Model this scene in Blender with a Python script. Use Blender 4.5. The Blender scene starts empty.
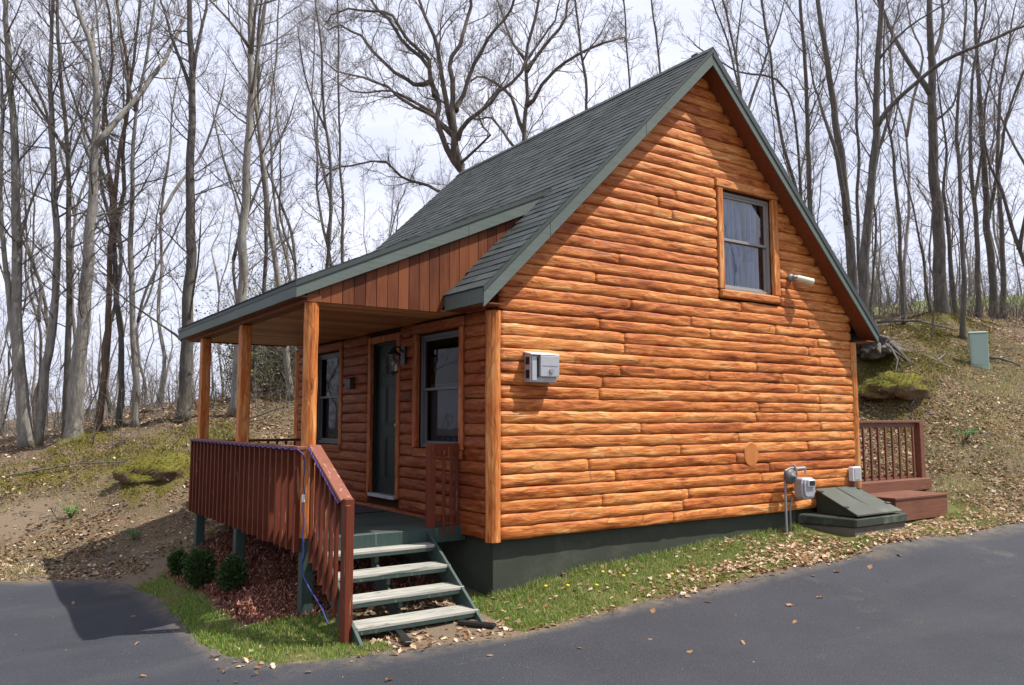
import bpy, bmesh, math, random
import numpy as np
from mathutils import Vector, Matrix, noise
SC = bpy.context.scene
COL = SC.collection
R = math.radians

# ---------------------------------------------------------------- mesh builder
class MB:
    def __init__(s): s.v=[]; s.f=[]
    def poly(s, pts):
        n=len(s.v); s.v+= [tuple(p) for p in pts]; s.f.append(tuple(range(n,n+len(pts))))
    def hexa(s, p):
        """8 corners: bottom ring 0-3, top ring 4-7"""
        n=len(s.v); s.v += [tuple(q) for q in p]
        for f in ((0,3,2,1),(4,5,6,7),(0,1,5,4),(1,2,6,5),(2,3,7,6),(3,0,4,7)): s.f.append(tuple(n+i for i in f))
        return s
    def box(s,x0,x1,y0,y1,z0,z1,M=None):
        p=[(x0,y0,z0),(x1,y0,z0),(x1,y1,z0),(x0,y1,z0),(x0,y0,z1),(x1,y0,z1),(x1,y1,z1),(x0,y1,z1)]
        if M: p=[M(*q) for q in p]
        return s.hexa(p)
    def prism(s, prof, y0, y1):
        """(x,z) outline pushed along y"""
        n=len(s.v); k=len(prof)
        s.v += [(x,y0,z) for x,z in prof]+[(x,y1,z) for x,z in prof]
        s.f.append(tuple(range(n,n+k))); s.f.append(tuple(range(n+2*k-1,n+k-1,-1)))
        for i in range(k):
            j=(i+1)%k; s.f.append((n+i,n+k+i,n+k+j,n+j))
        return s
    def beam(s,a,b,w,t,up=(0,0,1)):
        """rectangular bar from a to b, w across, t along 'up'"""
        a=Vector(a); b=Vector(b); d=(b-a).normalized(); sd=d.cross(Vector(up)).normalized(); u=sd.cross(d)
        o=[(-w/2,-t/2),(w/2,-t/2),(w/2,t/2),(-w/2,t/2)]
        s.hexa([a+sd*i+u*j for i,j in o]+[b+sd*i+u*j for i,j in o]); return s
    def tube(s, pts, rad, n=8, cap=True):
        pts=[Vector(p) for p in pts]; m=len(pts)
        if not hasattr(rad,'__len__'): rad=[rad]*m
        base=len(s.v); ref=None
        for i,p in enumerate(pts):
            t=(pts[min(i+1,m-1)]-pts[max(i-1,0)])
            if t.length<1e-7: t=Vector((0,0,1))
            t.normalize()
            if ref is None:
                ref=Vector((1,0,0)) if abs(t.x)<.8 else Vector((0,1,0))
            a=(ref-t*ref.dot(t))
            if a.length<1e-4: a=t.orthogonal()
            a.normalize(); ref=a; b=t.cross(a)
            for k in range(n):
                an=2*math.pi*k/n; s.v.append(tuple(p+(a*math.cos(an)+b*math.sin(an))*rad[i]))
        for i in range(m-1):
            for k in range(n):
                q=(k+1)%n; s.f.append((base+i*n+k,base+i*n+q,base+(i+1)*n+q,base+(i+1)*n+k))
        if cap and n>3:
            s.f.append(tuple(base+k for k in range(n-1,-1,-1))); s.f.append(tuple(base+(m-1)*n+k for k in range(n)))
        return s
    def lathe(s, prof, c=(0,0,0), n=16, M=None):
        """prof = [(r,z)...] around z"""
        base=len(s.v); m=len(prof)
        for r,z in prof:
            for k in range(n):
                an=2*math.pi*k/n; p=(c[0]+r*math.cos(an),c[1]+r*math.sin(an),c[2]+z)
                s.v.append(tuple(M(*p)) if M else p)
        for i in range(m-1):
            for k in range(n):
                q=(k+1)%n; s.f.append((base+i*n+k,base+i*n+q,base+(i+1)*n+q,base+(i+1)*n+k))
        s.f.append(tuple(base+k for k in range(n-1,-1,-1))); s.f.append(tuple(base+(m-1)*n+k for k in range(n)))
        return s
    def build(s,name,mat,parent=None,bevel=0,smooth=False,recalc=True,autosm=None):
        me=bpy.data.meshes.new(name); me.from_pydata(s.v,[],s.f); me.update()
        if recalc or bevel:
            bm=bmesh.new(); bm.from_mesh(me)
            bmesh.ops.recalc_face_normals(bm,faces=bm.faces)
            if bevel:
                bmesh.ops.bevel(bm,geom=list(bm.edges),offset=bevel,segments=1,affect='EDGES',clamp_overlap=True)
            bm.to_mesh(me); bm.free()
        if smooth: me.shade_smooth()
        me.materials.append(mat)
        o=bpy.data.objects.new(name,me); COL.objects.link(o)
        if parent: put(o,parent)
        return o
def put(o,parent):
    o.parent=parent
    o.matrix_parent_inverse=Matrix.Identity(4)
    if parent.type=='EMPTY' or parent.location.length>0 or parent.parent:
        # vertices are written in world space: undo the chain of parents
        loc=Vector((0,0,0)); q=parent
        while q: loc+=q.location; q=q.parent
        me=o.data; me.transform(Matrix.Translation(-loc))
def thing(name,label,cat,loc=(0,0,0),group=None):
    o=bpy.data.objects.new(name,None); o.empty_display_size=.2; COL.objects.link(o); o.location=loc
    return tag(o,label,cat,group)
def tag(o,label=None,cat=None,group=None,kind=None):
    if label: o['label']=label
    if cat: o['category']=cat
    if group: o['group']=group
    if kind: o['kind']=kind
    return o
def origin_to(o,p):
    p=Vector(p); o.data.transform(Matrix.Translation(-p)); o.location=p; return o
# ---------------------------------------------------------------- terrain height
_CP = np.array([
 (0,0,-.64),(1,0,-.5),(2.3,0,-.42),(3.8,-.1,-.34),(5.26,-.1,-.28),(7.1,-.3,-.3),(5.7,-1,-.36),(7.1,-1,-.34),
 (-1.2,-.6,-.72),(-1.2,0.3,-.70),(-1.93,.64,-.65),(-1.93,3.09,-.58),(-1.93,5.2,-.47),(-.5,3,-.42),(-.5,5,-.32),(0,1.2,-.6),
 (3.5,3.2,-.3),(3.5,5.5,-.1),(6.5,3.2,-.2),
 (-2.45,3.95,-.74),(-2.37,3.03,-.74),(-2.29,2.21,-.75),(-2.3,.9,-.75),
 (-4.4,5.94,-.92),(-3.08,4.94,-.9),(-2.83,4.12,-.9),(-2.8,3.04,-.9),(-2.9,.87,-.86),(-2.63,-.37,-.8),(-1.9,-.8,-.74),
 (-.51,-1.15,-.72),(.4,-1.1,-.68),(1.5,-1.0,-.65),(2.83,-1.02,-.6),(5.06,-1.14,-.5),(7.38,-1.22,-.41),(9.7,-1.3,-.34),
 (13,-1.6,.1),(20,-3,1.2),(35,-6,2.5),(60,-10,4),
 (-8,7.6,-1.0),(-14,9.8,-1.2),(-8,2,-1.05),(-14,2,-1.2),(-30,0,-1.8),(-60,0,-3),(-4,2,-.95),
 (-5,-3,-.85),(-5,-7.7,-.75),(-5,-14,-.6),(0,-4,-.68),(3,-8,-.5),(10,-6,-.2),(10,-14,0),(-14,-8,-1.0),(0,-25,-.3),(-30,-30,-1.5),(30,-30,1),(60,-50,2),(-60,-50,-3),
 (-4.5,7.3,-.90),(-3.3,7.1,-.88),(-2.4,6.8,-.78),(-3.6,8.1,-.62),(-2.5,7.9,-.42),(-4.6,9.2,-.25),(-3.0,9.0,-.05),(-1.4,9.0,.36),(-3.9,1.6,-.9),(-3.9,3.5,-.91),(-3.9,5.2,-.92),(-5.2,4,-.95),
 (-4.26,12.58,.73),(-2.87,11.61,.87),(-.55,11.18,1.4),(1.63,10.87,1.71),(-8,12.5,.35),
 (0,8,.25),(3.5,9,1.0),(7,8.2,1.7),(8,4.5,1.5),(9.5,1.8,.55),(9.2,-.3,-.08),(8,2,.3),(7.3,.6,.0),
 (12.55,-.14,.74),(15.23,.95,1.79),(16.5,2.41,2.65),(19.1,4.7,4.2),(11.2,3.4,1.9),(13.63,3.9,3.0),(12.2,5.2,3.2),
 (24,6,4.9),(30,9,6.0),(45,15,8.5),(60,25,10.8),(20,12,4.4),(25,22,4.5),(15,20,3.0),(45,45,7),(70,60,9),
 (-8,17,.1),(-12,25,-1.2),(0,20,1.0),(0,30,.3),(10,32,2),(-30,20,-2.2),(-60,60,-4),(0,70,-1),(-30,60,-2.5),(30,70,5),
], float)
def _phi(r2):
    return 0.5*r2*np.log(r2+1e-9)
def _tps():
    P=_CP[:,:2]/10.; n=len(P)
    K=_phi(((P[:,None]-P[None])**2).sum(-1))+np.eye(n)*2e-4
    A=np.zeros((n+3,n+3)); A[:n,:n]=K; A[:n,n]=1; A[:n,n+1:]=P; A[n,:n]=1; A[n+1:,:n]=P.T
    return P,np.linalg.solve(A,np.r_[_CP[:,2],0,0,0])
_TP,_TW=_tps()
def hgt(x,y):
    """ground height at arrays x, y"""
    x=np.atleast_1d(np.asarray(x,float)); y=np.atleast_1d(np.asarray(y,float))
    X=np.clip(x,-60,75)/10.; Y=np.clip(y,-50,72)/10.
    out=np.empty(X.shape).ravel(); xf=X.ravel(); yf=Y.ravel()
    for s in range(0,len(xf),20000):
        q=np.stack([xf[s:s+20000],yf[s:s+20000]],1)
        K=_phi(((q[:,None]-_TP[None])**2).sum(-1))
        out[s:s+20000]=K@_TW[:-3]+_TW[-3]+q@_TW[-2:]
    return out.reshape(X.shape)
def hg(x,y): return float(hgt(x,y)[0])
# ---------------------------------------------------------------- materials
class NT:
    def __init__(s,name):
        s.m=bpy.data.materials.new(name); s.m.use_nodes=True; s.t=s.m.node_tree; s.t.nodes.clear()
        s.out=s.n('ShaderNodeOutputMaterial'); s.b=s.n('ShaderNodeBsdfPrincipled'); s.l(s.b.outputs[0],s.out.inputs['Surface'])
    def n(s,ty,**kw):
        nd=s.t.nodes.new(ty)
        for k,v in kw.items():
            if k in nd.inputs.keys() if hasattr(nd.inputs,'keys') else False: nd.inputs[k].default_value=v
            else: setattr(nd,k,v)
        return nd
    def l(s,a,b): s.t.links.new(a,b); return s
    def coord(s,scale=(1,1,1),kind='Object'):
        tc=s.n('ShaderNodeTexCoord'); mp=s.n('ShaderNodeMapping'); mp.inputs['Scale'].default_value=scale
        s.l(tc.outputs[kind],mp.inputs[0]); return mp.outputs[0]
    def noise(s,vec,scale,detail=3,rough=.55,dist=0):
        nd=s.n('ShaderNodeTexNoise'); nd.inputs['Scale'].default_value=scale; nd.inputs['Detail'].default_value=detail
        nd.inputs['Roughness'].default_value=rough; nd.inputs['Distortion'].default_value=dist
        if vec is not None: s.l(vec,nd.inputs['Vector'])
        return nd.outputs['Fac']
    def vor(s,vec,scale,feature='F1',out='Distance'):
        nd=s.n('ShaderNodeTexVoronoi'); nd.feature=feature; nd.inputs['Scale'].default_value=scale; s.l(vec,nd.inputs['Vector']); return nd.outputs[out]
    def ramp(s,fac,stops):
        nd=s.n('ShaderNodeValToRGB'); e=nd.color_ramp.elements
        while len(e)<len(stops): e.new(.5)
        for i,(p,c) in enumerate(stops):
            e[i].position=p; e[i].color=(c,c,c,1) if not hasattr(c,'__len__') else tuple(c)+(1,)
        s.l(fac,nd.inputs[0]); return nd.outputs[0]
    def mix(s,fac,a,b,mode='MIX'):
        nd=s.n('ShaderNodeMix'); nd.data_type='RGBA'; nd.blend_type=mode
        for sock,v in ((nd.inputs[0],fac),(nd.inputs[6],a),(nd.inputs[7],b)):
            if hasattr(v,'links'): s.l(v,sock)
            elif hasattr(v,'__len__'): sock.default_value=tuple(v)+(1,)
            else: sock.default_value=v
        return nd.outputs[2]
    def math(s,op,a,b=0.):
        nd=s.n('ShaderNodeMath'); nd.operation=op
        for i,v in enumerate((a,b)):
            if hasattr(v,'links'): s.l(v,nd.inputs[i])
            else: nd.inputs[i].default_value=v
        return nd.outputs[0]
    def island(s):
        return s.n('ShaderNodeNewGeometry').outputs['Random Per Island']
    def attr(s,name):
        nd=s.n('ShaderNodeAttribute'); nd.attribute_name=name; return nd.outputs['Fac']
    def bump(s,h,strength=.4,dist=.01):
        nd=s.n('ShaderNodeBump'); nd.inputs['Strength'].default_value=strength; nd.inputs['Distance'].default_value=dist
        s.l(h,nd.inputs['Height']); s.l(nd.outputs[0],s.b.inputs['Normal']); return nd
    def done(s,col=None,rough=.6,spec=.4,metal=0):
        if col is not None:
            if hasattr(col,'links'): s.l(col,s.b.inputs['Base Color'])
            else: s.b.inputs['Base Color'].default_value=tuple(col)+(1,)
        if hasattr(rough,'links'): s.l(rough,s.b.inputs['Roughness'])
        else: s.b.inputs['Roughness'].default_value=rough
        s.b.inputs['Specular IOR Level'].default_value=spec; s.b.inputs['Metallic'].default_value=metal
        return s.m
def log_mat(name,axis,bright=1.,red=1.):
    """hand-peeled, stained log: streaks and drawknife facets run along the log"""
    t=NT(name); ax='xyz'.index(axis)
    def sc(al,ac): v=[ac]*3; v[ax]=al; return tuple(v)
    n1=t.noise(t.coord(sc(1.3,12)),1.,5,.65,.8); n2=t.noise(t.coord(sc(3.,75)),1.,3,.65,.4); n3=t.noise(t.coord(sc(2.6,13)),1.,2,.5,1.6); n4=t.noise(t.coord(sc(.35,1.2)),1.,3,.5)
    isl=t.island(); k=bright
    a=t.math('ADD',t.math('MULTIPLY',n1,.50),t.math('MULTIPLY',n3,.42)); a=t.math('ADD',a,t.math('MULTIPLY',t.math('SUBTRACT',isl,.5),.10)); a=t.math('ADD',a,t.math('MULTIPLY',t.math('SUBTRACT',n4,.5),.25))
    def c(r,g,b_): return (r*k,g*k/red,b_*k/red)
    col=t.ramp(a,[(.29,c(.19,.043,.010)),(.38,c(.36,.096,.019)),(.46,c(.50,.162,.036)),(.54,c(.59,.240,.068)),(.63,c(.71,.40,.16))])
    col=t.mix(.6,col,t.ramp(n2,[(.28,(.62,.48,.42)),(.44,(.97,.94,.92)),(.7,(1.12,1.10,1.06))]),'MULTIPLY')
    # dark stain caught in the facets between knife strokes
    fc=t.vor(t.coord(sc(1.7,9)),1.,'DISTANCE_TO_EDGE'); fc=t.ramp(fc,[(.0,.55),(.05,0.)]); fm=t.ramp(n3,[(.45,0.),(.55,1.)])
    col=t.mix(t.math('MULTIPLY',fc,fm),col,c(.17,.035,.010))
    kn=t.vor(t.coord(sc(1.1,5.5)),1.); kr=t.ramp(kn,[(.0,.95),(.055,.8),(.075,.15),(.10,.5),(.125,0.)])
    col=t.mix(kr,col,c(.10,.024,.008))
    ck=t.noise(t.coord(sc(.8,42)),1.,2,.5,.2); col=t.mix(t.ramp(ck,[(.27,.8),(.30,0.)]),col,(.06,.016,.006))
    h=t.math('ADD',t.math('MULTIPLY',n1,.9),t.math('MULTIPLY',n2,.5)); h=t.math('ADD',h,t.math('MULTIPLY',n3,.8)); h=t.math('SUBTRACT',h,t.math('MULTIPLY',kr,.4))
    t.bump(h,.8,.012)
    return t.done(col,t.ramp(n1,[(.3,.48),(.7,.66)]),.28)
def board_mat(name,c0,c1,axis='z',rough=.6,spec=.3,chip=None,bump=.3,isl=.35,ct=.62):
    t=NT(name); sf={'x':(2,30,30),'y':(30,2,30),'z':(30,30,2)}[axis]
    n=t.noise(t.coord(sf),1.,4,.6,.4); nb=t.noise(t.coord(),1.6,3)
    f=t.math('ADD',t.math('MULTIPLY',n,.6),t.math('MULTIPLY',nb,.4)); f=t.math('ADD',f,t.math('MULTIPLY',t.math('SUBTRACT',t.island(),.5),isl))
    col=t.ramp(f,[(.3,c0),(.7,c1)])
    if chip:
        cn=t.noise(t.coord(tuple(x*1.0 for x in sf)),.9,4,.7,.6); col=t.mix(t.ramp(cn,[(ct,0.),(ct+.05,1.)]),col,chip)
    t.bump(n,bump,.004)
    return t.done(col,rough,spec)
def paint_mat(name,c,rough=.55,spec=.4,var=.25,scale=4,metal=0,dirt=None):
    t=NT(name); n=t.noise(t.coord(),scale,5,.65)
    col=t.mix(n,tuple(x*(1-var) for x in c),tuple(x*(1+var) for x in c))
    if dirt:
        d=t.noise(t.coord((1,1,1)),1.7,6,.75); col=t.mix(t.ramp(d,[(.52,0.),(.68,.7)]),col,dirt)
    f=t.noise(t.coord(),90,2); t.bump(f,.15,.002)
    return t.done(col,rough,spec,metal)
M={}
M['log_x']=log_mat('log_stain_x','x'); M['log_y_shaded']=log_mat('log_stain_y_shaded','y',.46,1.35); M['log_z_shaded']=log_mat('log_stain_z_shaded','z',.60,1.35); M['log_z']=log_mat('log_stain_z','z')  # porch copies of the stain: shade put into the colour, darker and redder
M['chink']=paint_mat('chink_dark',(.035,.014,.007),.9,.1)
M['soffit']=board_mat('soffit_wood',(.11,.028,.010),(.22,.066,.022),'x',.6)
M['siding']=board_mat('siding_wood',(.085,.022,.008),(.20,.062,.022),'z',.6,.2,isl=.5)
M['ceil']=board_mat('ceiling_wood',(.34,.13,.05),(.60,.28,.12),'x',.5,isl=.5)
M['red']=board_mat('red_stain',(.070,.015,.008),(.14,.033,.015),'z',.6,.2,chip=(.36,.15,.08),isl=.3,ct=.62)
M['redrail']=board_mat('red_stain_rail',(.13,.040,.024),(.22,.078,.050),'y',.6,.25,chip=(.42,.25,.19),isl=.3,ct=.60)
M['brown']=board_mat('rear_deck_brown',(.10,.038,.022),(.18,.072,.042),'x',.5,.35,chip=(.28,.16,.11),isl=.2)
M['fascia']=board_mat('fascia_green',(.082,.102,.090),(.125,.150,.132),'x',.65,.25,bump=.35,isl=.1)
M['fascia_dark']=paint_mat('drip_edge_dark',(.04,.052,.05),.6)
M['green']=board_mat('green_paint',(.020,.038,.032),(.038,.066,.055),'z',.5,.4,chip=(.11,.14,.115),isl=.15)
M['foundation']=paint_mat('foundation_green',(.045,.052,.038),.8,.2,.2,3,dirt=(.085,.085,.065))
M['deckgreen']=board_mat('deck_green',(.028,.044,.038),(.055,.075,.066),'x',.55,.3,isl=.3)
M['tread']=board_mat('weathered_tread',(.20,.195,.17),(.40,.385,.34),'x',.85,.1,chip=(.12,.15,.12),bump=.6,isl=.2,ct=.55)
M['door']=paint_mat('door_green',(.012,.021,.018),.5,.22,.15)
M['vinyl']=paint_mat('window_taupe',(.26,.24,.22),.5,.4,.08)
M['black']=paint_mat('black_metal',(.012,.012,.013),.4,.5)
M['galv']=paint_mat('galvanised_grey',(.42,.43,.45),.38,.5,.15,9,metal=.35,dirt=(.2,.2,.21))
M['whitebox']=paint_mat('white_plastic',(.68,.68,.66),.45,.4,.08)
M['pipe']=paint_mat('pipe_grey',(.23,.24,.25),.45,.5,.2,8)
M['bulk']=paint_mat('bulkhead_green',(.068,.076,.062),.6,.3,.18,2.5,dirt=(.17,.18,.14))
M['bulkbase']=paint_mat('bulkhead_curb_green',(.04,.048,.036),.75,.2,.25,3,dirt=(.15,.16,.12))
M['stone']=paint_mat('rough_stone',(.14,.12,.10),.9,.1,.4,9)
M['utility']=paint_mat('utility_box_green',(.33,.44,.37),.5,.4,.1,2)
M['rope']=paint_mat('rope_light_violet',(.055,.03,.16),.4,.4,.1)
M['blue']=paint_mat('blue_cord',(.02,.04,.22),.4,.5,.1)
M['mat']=paint_mat('doormat',(.06,.055,.055),.95,.1,.5,30)
def sh_mat():
    t=NT('shingles'); i=t.island(); sp=t.noise(t.coord(),160,2,.7); bl=t.noise(t.coord((1,1,1)),1.1,4)
    col=t.ramp(i,[(0.,(.040,.047,.048)),(.5,(.052,.060,.060)),(1.,(.068,.077,.075))])
    col=t.mix(.8,col,t.ramp(sp,[(.3,.55),(.7,1.5)]),'MULTIPLY'); col=t.mix(.5,col,t.ramp(bl,[(.3,.62),(.7,1.3)]),'MULTIPLY')
    t.bump(sp,.5,.004); return t.done(col,.85,.25)
M['shingle']=sh_mat()
def glass_mat(name,tint=(.9,.93,.95),gk=1.25,g0=.02):
    t=NT(name); g=t.n('ShaderNodeBsdfGlossy'); g.inputs['Roughness'].default_value=.015; tr=t.n('ShaderNodeBsdfTransparent'); tr.inputs[0].default_value=tint+(1,)
    fr=t.n('ShaderNodeFresnel'); fr.inputs[0].default_value=1.52; mx=t.n('ShaderNodeMixShader')
    f=t.math('ADD',t.math('MULTIPLY',fr.outputs[0],gk),g0); wv=t.noise(t.coord(),2.2,1); bp=t.n('ShaderNodeBump'); bp.inputs['Strength'].default_value=.06; bp.inputs['Distance'].default_value=.02
    t.l(wv,bp.inputs['Height']); t.l(bp.outputs[0],g.inputs['Normal'])
    t.l(f,mx.inputs[0]); t.l(tr.outputs[0],mx.inputs[1]); t.l(g.outputs[0],mx.inputs[2]); t.l(mx.outputs[0],t.out.inputs['Surface']); return t.m
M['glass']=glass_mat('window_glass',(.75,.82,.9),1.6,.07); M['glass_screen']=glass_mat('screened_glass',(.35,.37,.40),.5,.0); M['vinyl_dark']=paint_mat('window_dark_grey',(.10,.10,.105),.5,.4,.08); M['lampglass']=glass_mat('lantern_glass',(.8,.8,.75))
M['curtain']=paint_mat('curtain_pale_blue',(.34,.45,.62),.9,.1,.1,6)
M['shade']=paint_mat('window_shade_grey',(.22,.23,.25),.9,.1,.1,6)
M['room']=paint_mat('dark_room',(.03,.028,.026),.95,.1)
def asphalt():
    t=NT('asphalt'); v=t.coord(); f=t.noise(v,120,3,.8); m=t.noise(v,.9,5,.62); s=t.vor(v,85,out='Color'); sd_=t.vor(v,85)
    col=t.mix(m,(.024,.026,.033),(.052,.055,.066)); 
    sp=t.n('ShaderNodeSeparateColor'); t.l(s,sp.inputs[0]); st=t.ramp(sp.outputs[0],[(.7,.0),(.9,.15),(.99,.5)])
    col=t.mix(t.math('MULTIPLY',st,t.ramp(sd_,[(.25,.75),(.55,0.)])),col,(.20,.20,.21))
    col=t.mix(t.ramp(f,[(.55,0.),(.75,.5)]),col,(.12,.12,.125))
    w=t.noise(t.coord((.22,.9,1)),1.1,4,.6,.3); col=t.mix(t.ramp(w,[(.52,0.),(.72,.30)]),col,(.085,.083,.085))
    tr=t.noise(t.coord((.5,.5,1)),1.3,6,.8,.4); col=t.mix(t.ramp(tr,[(.60,0.),(.70,.4)]),col,(.13,.115,.095))
    cr=t.vor(t.coord((.33,.33,.33)),1.,'DISTANCE_TO_EDGE'); 
    edge=t.attr('edge'); col=t.mix(t.math('MULTIPLY',edge,t.ramp(t.noise(v,5,5,.7),[(.35,.1),(.6,.9)])),col,(.17,.14,.105))
    t.bump(t.math('ADD',f,sd_),.7,.010); return t.done(col,.82,.25)
M['asphalt']=asphalt()
def ground():
    t=NT('forest_floor'); v=t.coord(); big=t.noise(v,.45,4,.6); mid=t.noise(v,3.2,5,.65,.5); fine=t.noise(v,26,4,.75)
    col=t.ramp(fine,[(.3,(.055,.037,.024)),(.5,(.13,.090,.058)),(.68,(.32,.235,.155))])
    col=t.mix(t.ramp(mid,[(.42,0.),(.6,.7)]),col,t.mix(big,(.060,.045,.028),(.15,.125,.07)))                 # dead grass and soil
    mo=t.attr('moss'); mf=t.ramp(t.math('ADD',mo,t.math('MULTIPLY',t.math('SUBTRACT',mid,.5),1.8)),[(.52,0.),(.70,.85)])
    col=t.mix(mf,col,t.mix(fine,(.055,.052,.012),(.17,.145,.028)))
    gr=t.attr('grass'); gf=t.ramp(t.math('ADD',gr,t.math('MULTIPLY',t.math('SUBTRACT',mid,.5),.9)),[(.35,0.),(.6,.9)])
    col=t.mix(gf,col,t.mix(fine,(.06,.075,.018),(.15,.15,.05)))
    di=t.attr('dirt'); df=t.ramp(t.math('ADD',di,t.math('MULTIPLY',t.math('SUBTRACT',mid,.5),.9)),[(.4,0.),(.6,1.)])
    col=t.mix(df,col,t.mix(fine,(.10,.074,.05),(.24,.18,.125)))
    mu=t.attr('mulch'); uf=t.ramp(t.math('ADD',mu,t.math('MULTIPLY',t.math('SUBTRACT',mid,.5),.5)),[(.45,0.),(.55,1.)])
    col=t.mix(uf,col,t.mix(fine,(.075,.022,.014),(.22,.075,.048)))
    fd=t.attr('field'); col=t.mix(fd,col,t.mix(mid,(.12,.15,.05),(.19,.21,.08)))
    t.bump(t.math('ADD',fine,mid),.8,.03); return t.done(col,.95,.1)
M['ground']=ground()
def hump_mat():
    t=NT('hump_earth'); v=t.coord(); f=t.noise(v,18,4,.7); g=t.n('ShaderNodeNewGeometry'); sx=t.n('ShaderNodeSeparateXYZ'); t.l(g.outputs['Normal'],sx.inputs[0])
    up=t.ramp(t.math('ADD',sx.outputs[2],t.math('MULTIPLY',t.math('SUBTRACT',f,.5),.8)),[(.05,0.),(.35,1.)])
    col=t.mix(up,t.mix(f,(.07,.05,.034),(.26,.18,.115)),t.mix(f,(.06,.058,.012),(.20,.18,.035))); t.bump(f,.9,.03); return t.done(col,.95,.1)
M['hump']=hump_mat()
def leafmat(name,stops,trans=.25,rough=.65):
    t=NT(name); i=t.island(); col=t.ramp(i,stops); n=t.noise(t.coord(),60,2); col=t.mix(.4,col,t.ramp(n,[(.3,.6),(.7,1.25)]),'MULTIPLY')
    m=t.done(col,rough,.3)
    tl=t.n('ShaderNodeBsdfTranslucent'); t.l(col,tl.inputs[0]); mx=t.n('ShaderNodeMixShader'); mx.inputs[0].default_value=trans
    t.l(t.b.outputs[0],mx.inputs[1]); t.l(tl.outputs[0],mx.inputs[2]); t.l(mx.outputs[0],t.out.inputs['Surface']); return m
M['leaves']=leafmat('dead_leaves',[(0.,(.17,.08,.035)),(.25,(.34,.19,.10)),(.5,(.48,.32,.19)),(.75,(.60,.46,.31)),(1.,(.72,.61,.46))])
M['leavesd']=leafmat('dead_leaves_dark',[(0.,(.06,.034,.02)),(.4,(.14,.085,.048)),(.75,(.26,.175,.105)),(1.,(.44,.34,.23))])
M['chips']=leafmat('mulch_chips',[(0.,(.06,.022,.014)),(.5,(.21,.075,.048)),(.85,(.36,.16,.11)),(1.,(.50,.34,.25))],.0,.85)
M['grass']=leafmat('grass_blades',[(0.,(.07,.14,.02)),(.5,(.15,.28,.04)),(.85,(.29,.38,.07)),(1.,(.46,.44,.16))],.35)
M['drygrass']=leafmat('dry_grass_blades',[(0.,(.15,.16,.04)),(.5,(.30,.28,.10)),(1.,(.50,.44,.24))],.3)
M['shrub']=leafmat('evergreen_leaves',[(0.,(.018,.04,.010)),(.6,(.04,.085,.02)),(1.,(.09,.14,.035))],.2,.5)
M['sprig']=leafmat('fresh_green_leaves',[(0.,(.05,.15,.03)),(1.,(.13,.30,.07))],.3,.5)
M['mosst']=leafmat('moss_tufts',[(0.,(.06,.055,.01)),(.6,(.15,.13,.025)),(1.,(.25,.21,.06))],.15,.9)
def bark(name,a,b,c):
    t=NT(name); v=t.coord((7,7,1.1)); n=t.noise(v,2.2,5,.7,.6); bl=t.noise(t.coord(),.8,4,.6); f=t.noise(t.coord((18,18,4)),2,4,.7)
    col=t.ramp(n,[(.3,a),(.55,b),(.75,c)]); col=t.mix(.5,col,t.ramp(bl,[(.3,.65),(.7,1.35)]),'MULTIPLY')
    gz=t.attr('low'); col=t.mix(t.math('MULTIPLY',gz,t.ramp(bl,[(.4,0.),(.6,.8)])),col,(.09,.09,.025))
    t.bump(t.math('ADD',n,f),.8,.03); return t.done(col,.9,.15)
M['bark_p']=bark('bark_pale',(.15,.138,.12),(.29,.27,.235),(.45,.425,.38))
M['bark_d']=bark('bark_dark',(.065,.058,.05),(.14,.128,.112),(.24,.222,.195))
M['bark_r']=bark('bark_reddish',(.10,.07,.05),(.20,.145,.105),(.31,.245,.19))
M['bark_o']=bark('bark_oak',(.08,.068,.058),(.16,.135,.115),(.27,.235,.20))
M['twig']=bark('twig_bark',(.11,.093,.082),(.19,.163,.143),(.28,.245,.215))
M['far']=bark('far_wood_hazed',(.15,.13,.115),(.24,.21,.185),(.32,.285,.25))  # paler than the twig bark: distance haze put into the colour
M['brush']=leafmat('brush_leaves',[(0.,(.05,.065,.02)),(.5,(.12,.14,.04)),(1.,(.24,.23,.09))],.3)
# ---------------------------------------------------------------- cabin
W,L,OH,OE,ZE,ZA=7.04,6.38,.30,.30,2.841,6.589
XA=W/2; SL=(ZA-ZE)/(XA+OE)
def zroof(x): return ZE+SL*(x+OE) if x<XA else ZE+SL*(W+OE-x)
rnd=random.Random(7)
PITCH=.1455
def log_run(mb,F,u0,u1,zc,ph,depth,seed,rg):
    """one half-round log; F(u,out,z) -> world"""
    n=max(2,int((u1-u0)/.07)); K=8; base=len(mb.v)
    amp=rg.uniform(.93,1.05)
    for i in range(n+1):
        u=u0+(u1-u0)*i/n
        e=min((u-u0),(u1-u))
        end=1-.16*math.exp(-(e/.022)**2)
        w=noise.noise(Vector((u*.9,seed*3.7,1.3)))*.008+noise.noise(Vector((u*3.6,seed*2.1,5.)))*.006
        ww=noise.noise(Vector((u*1.3,seed*1.7,9.)))
        for k in range(K+1):
            a=-math.pi/2+math.pi*k/K
            b=1+.30*noise.noise(Vector((u*2.6,seed*5.3,a*1.1)))+.12*noise.noise(Vector((u*8,seed*4.3,a*2.6)))
            out=depth*amp*(math.cos(a)**.44 if math.cos(a)>1e-6 else 0)*b*end
            z=zc+w+ph/2*1.02*math.sin(a)*(1+.05*ww)*(.5+.5*end)
            mb.v.append(F(u,out,z))
    for i in range(n):
        for k in range(K):
            a=base+i*(K+1)+k; mb.f.append((a,a+1,a+K+2,a+K+1))
    mb.f.append(tuple(base+k for k in range(K,-1,-1))); mb.f.append(tuple(base+n*(K+1)+k for k in range(K+1)))
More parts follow.
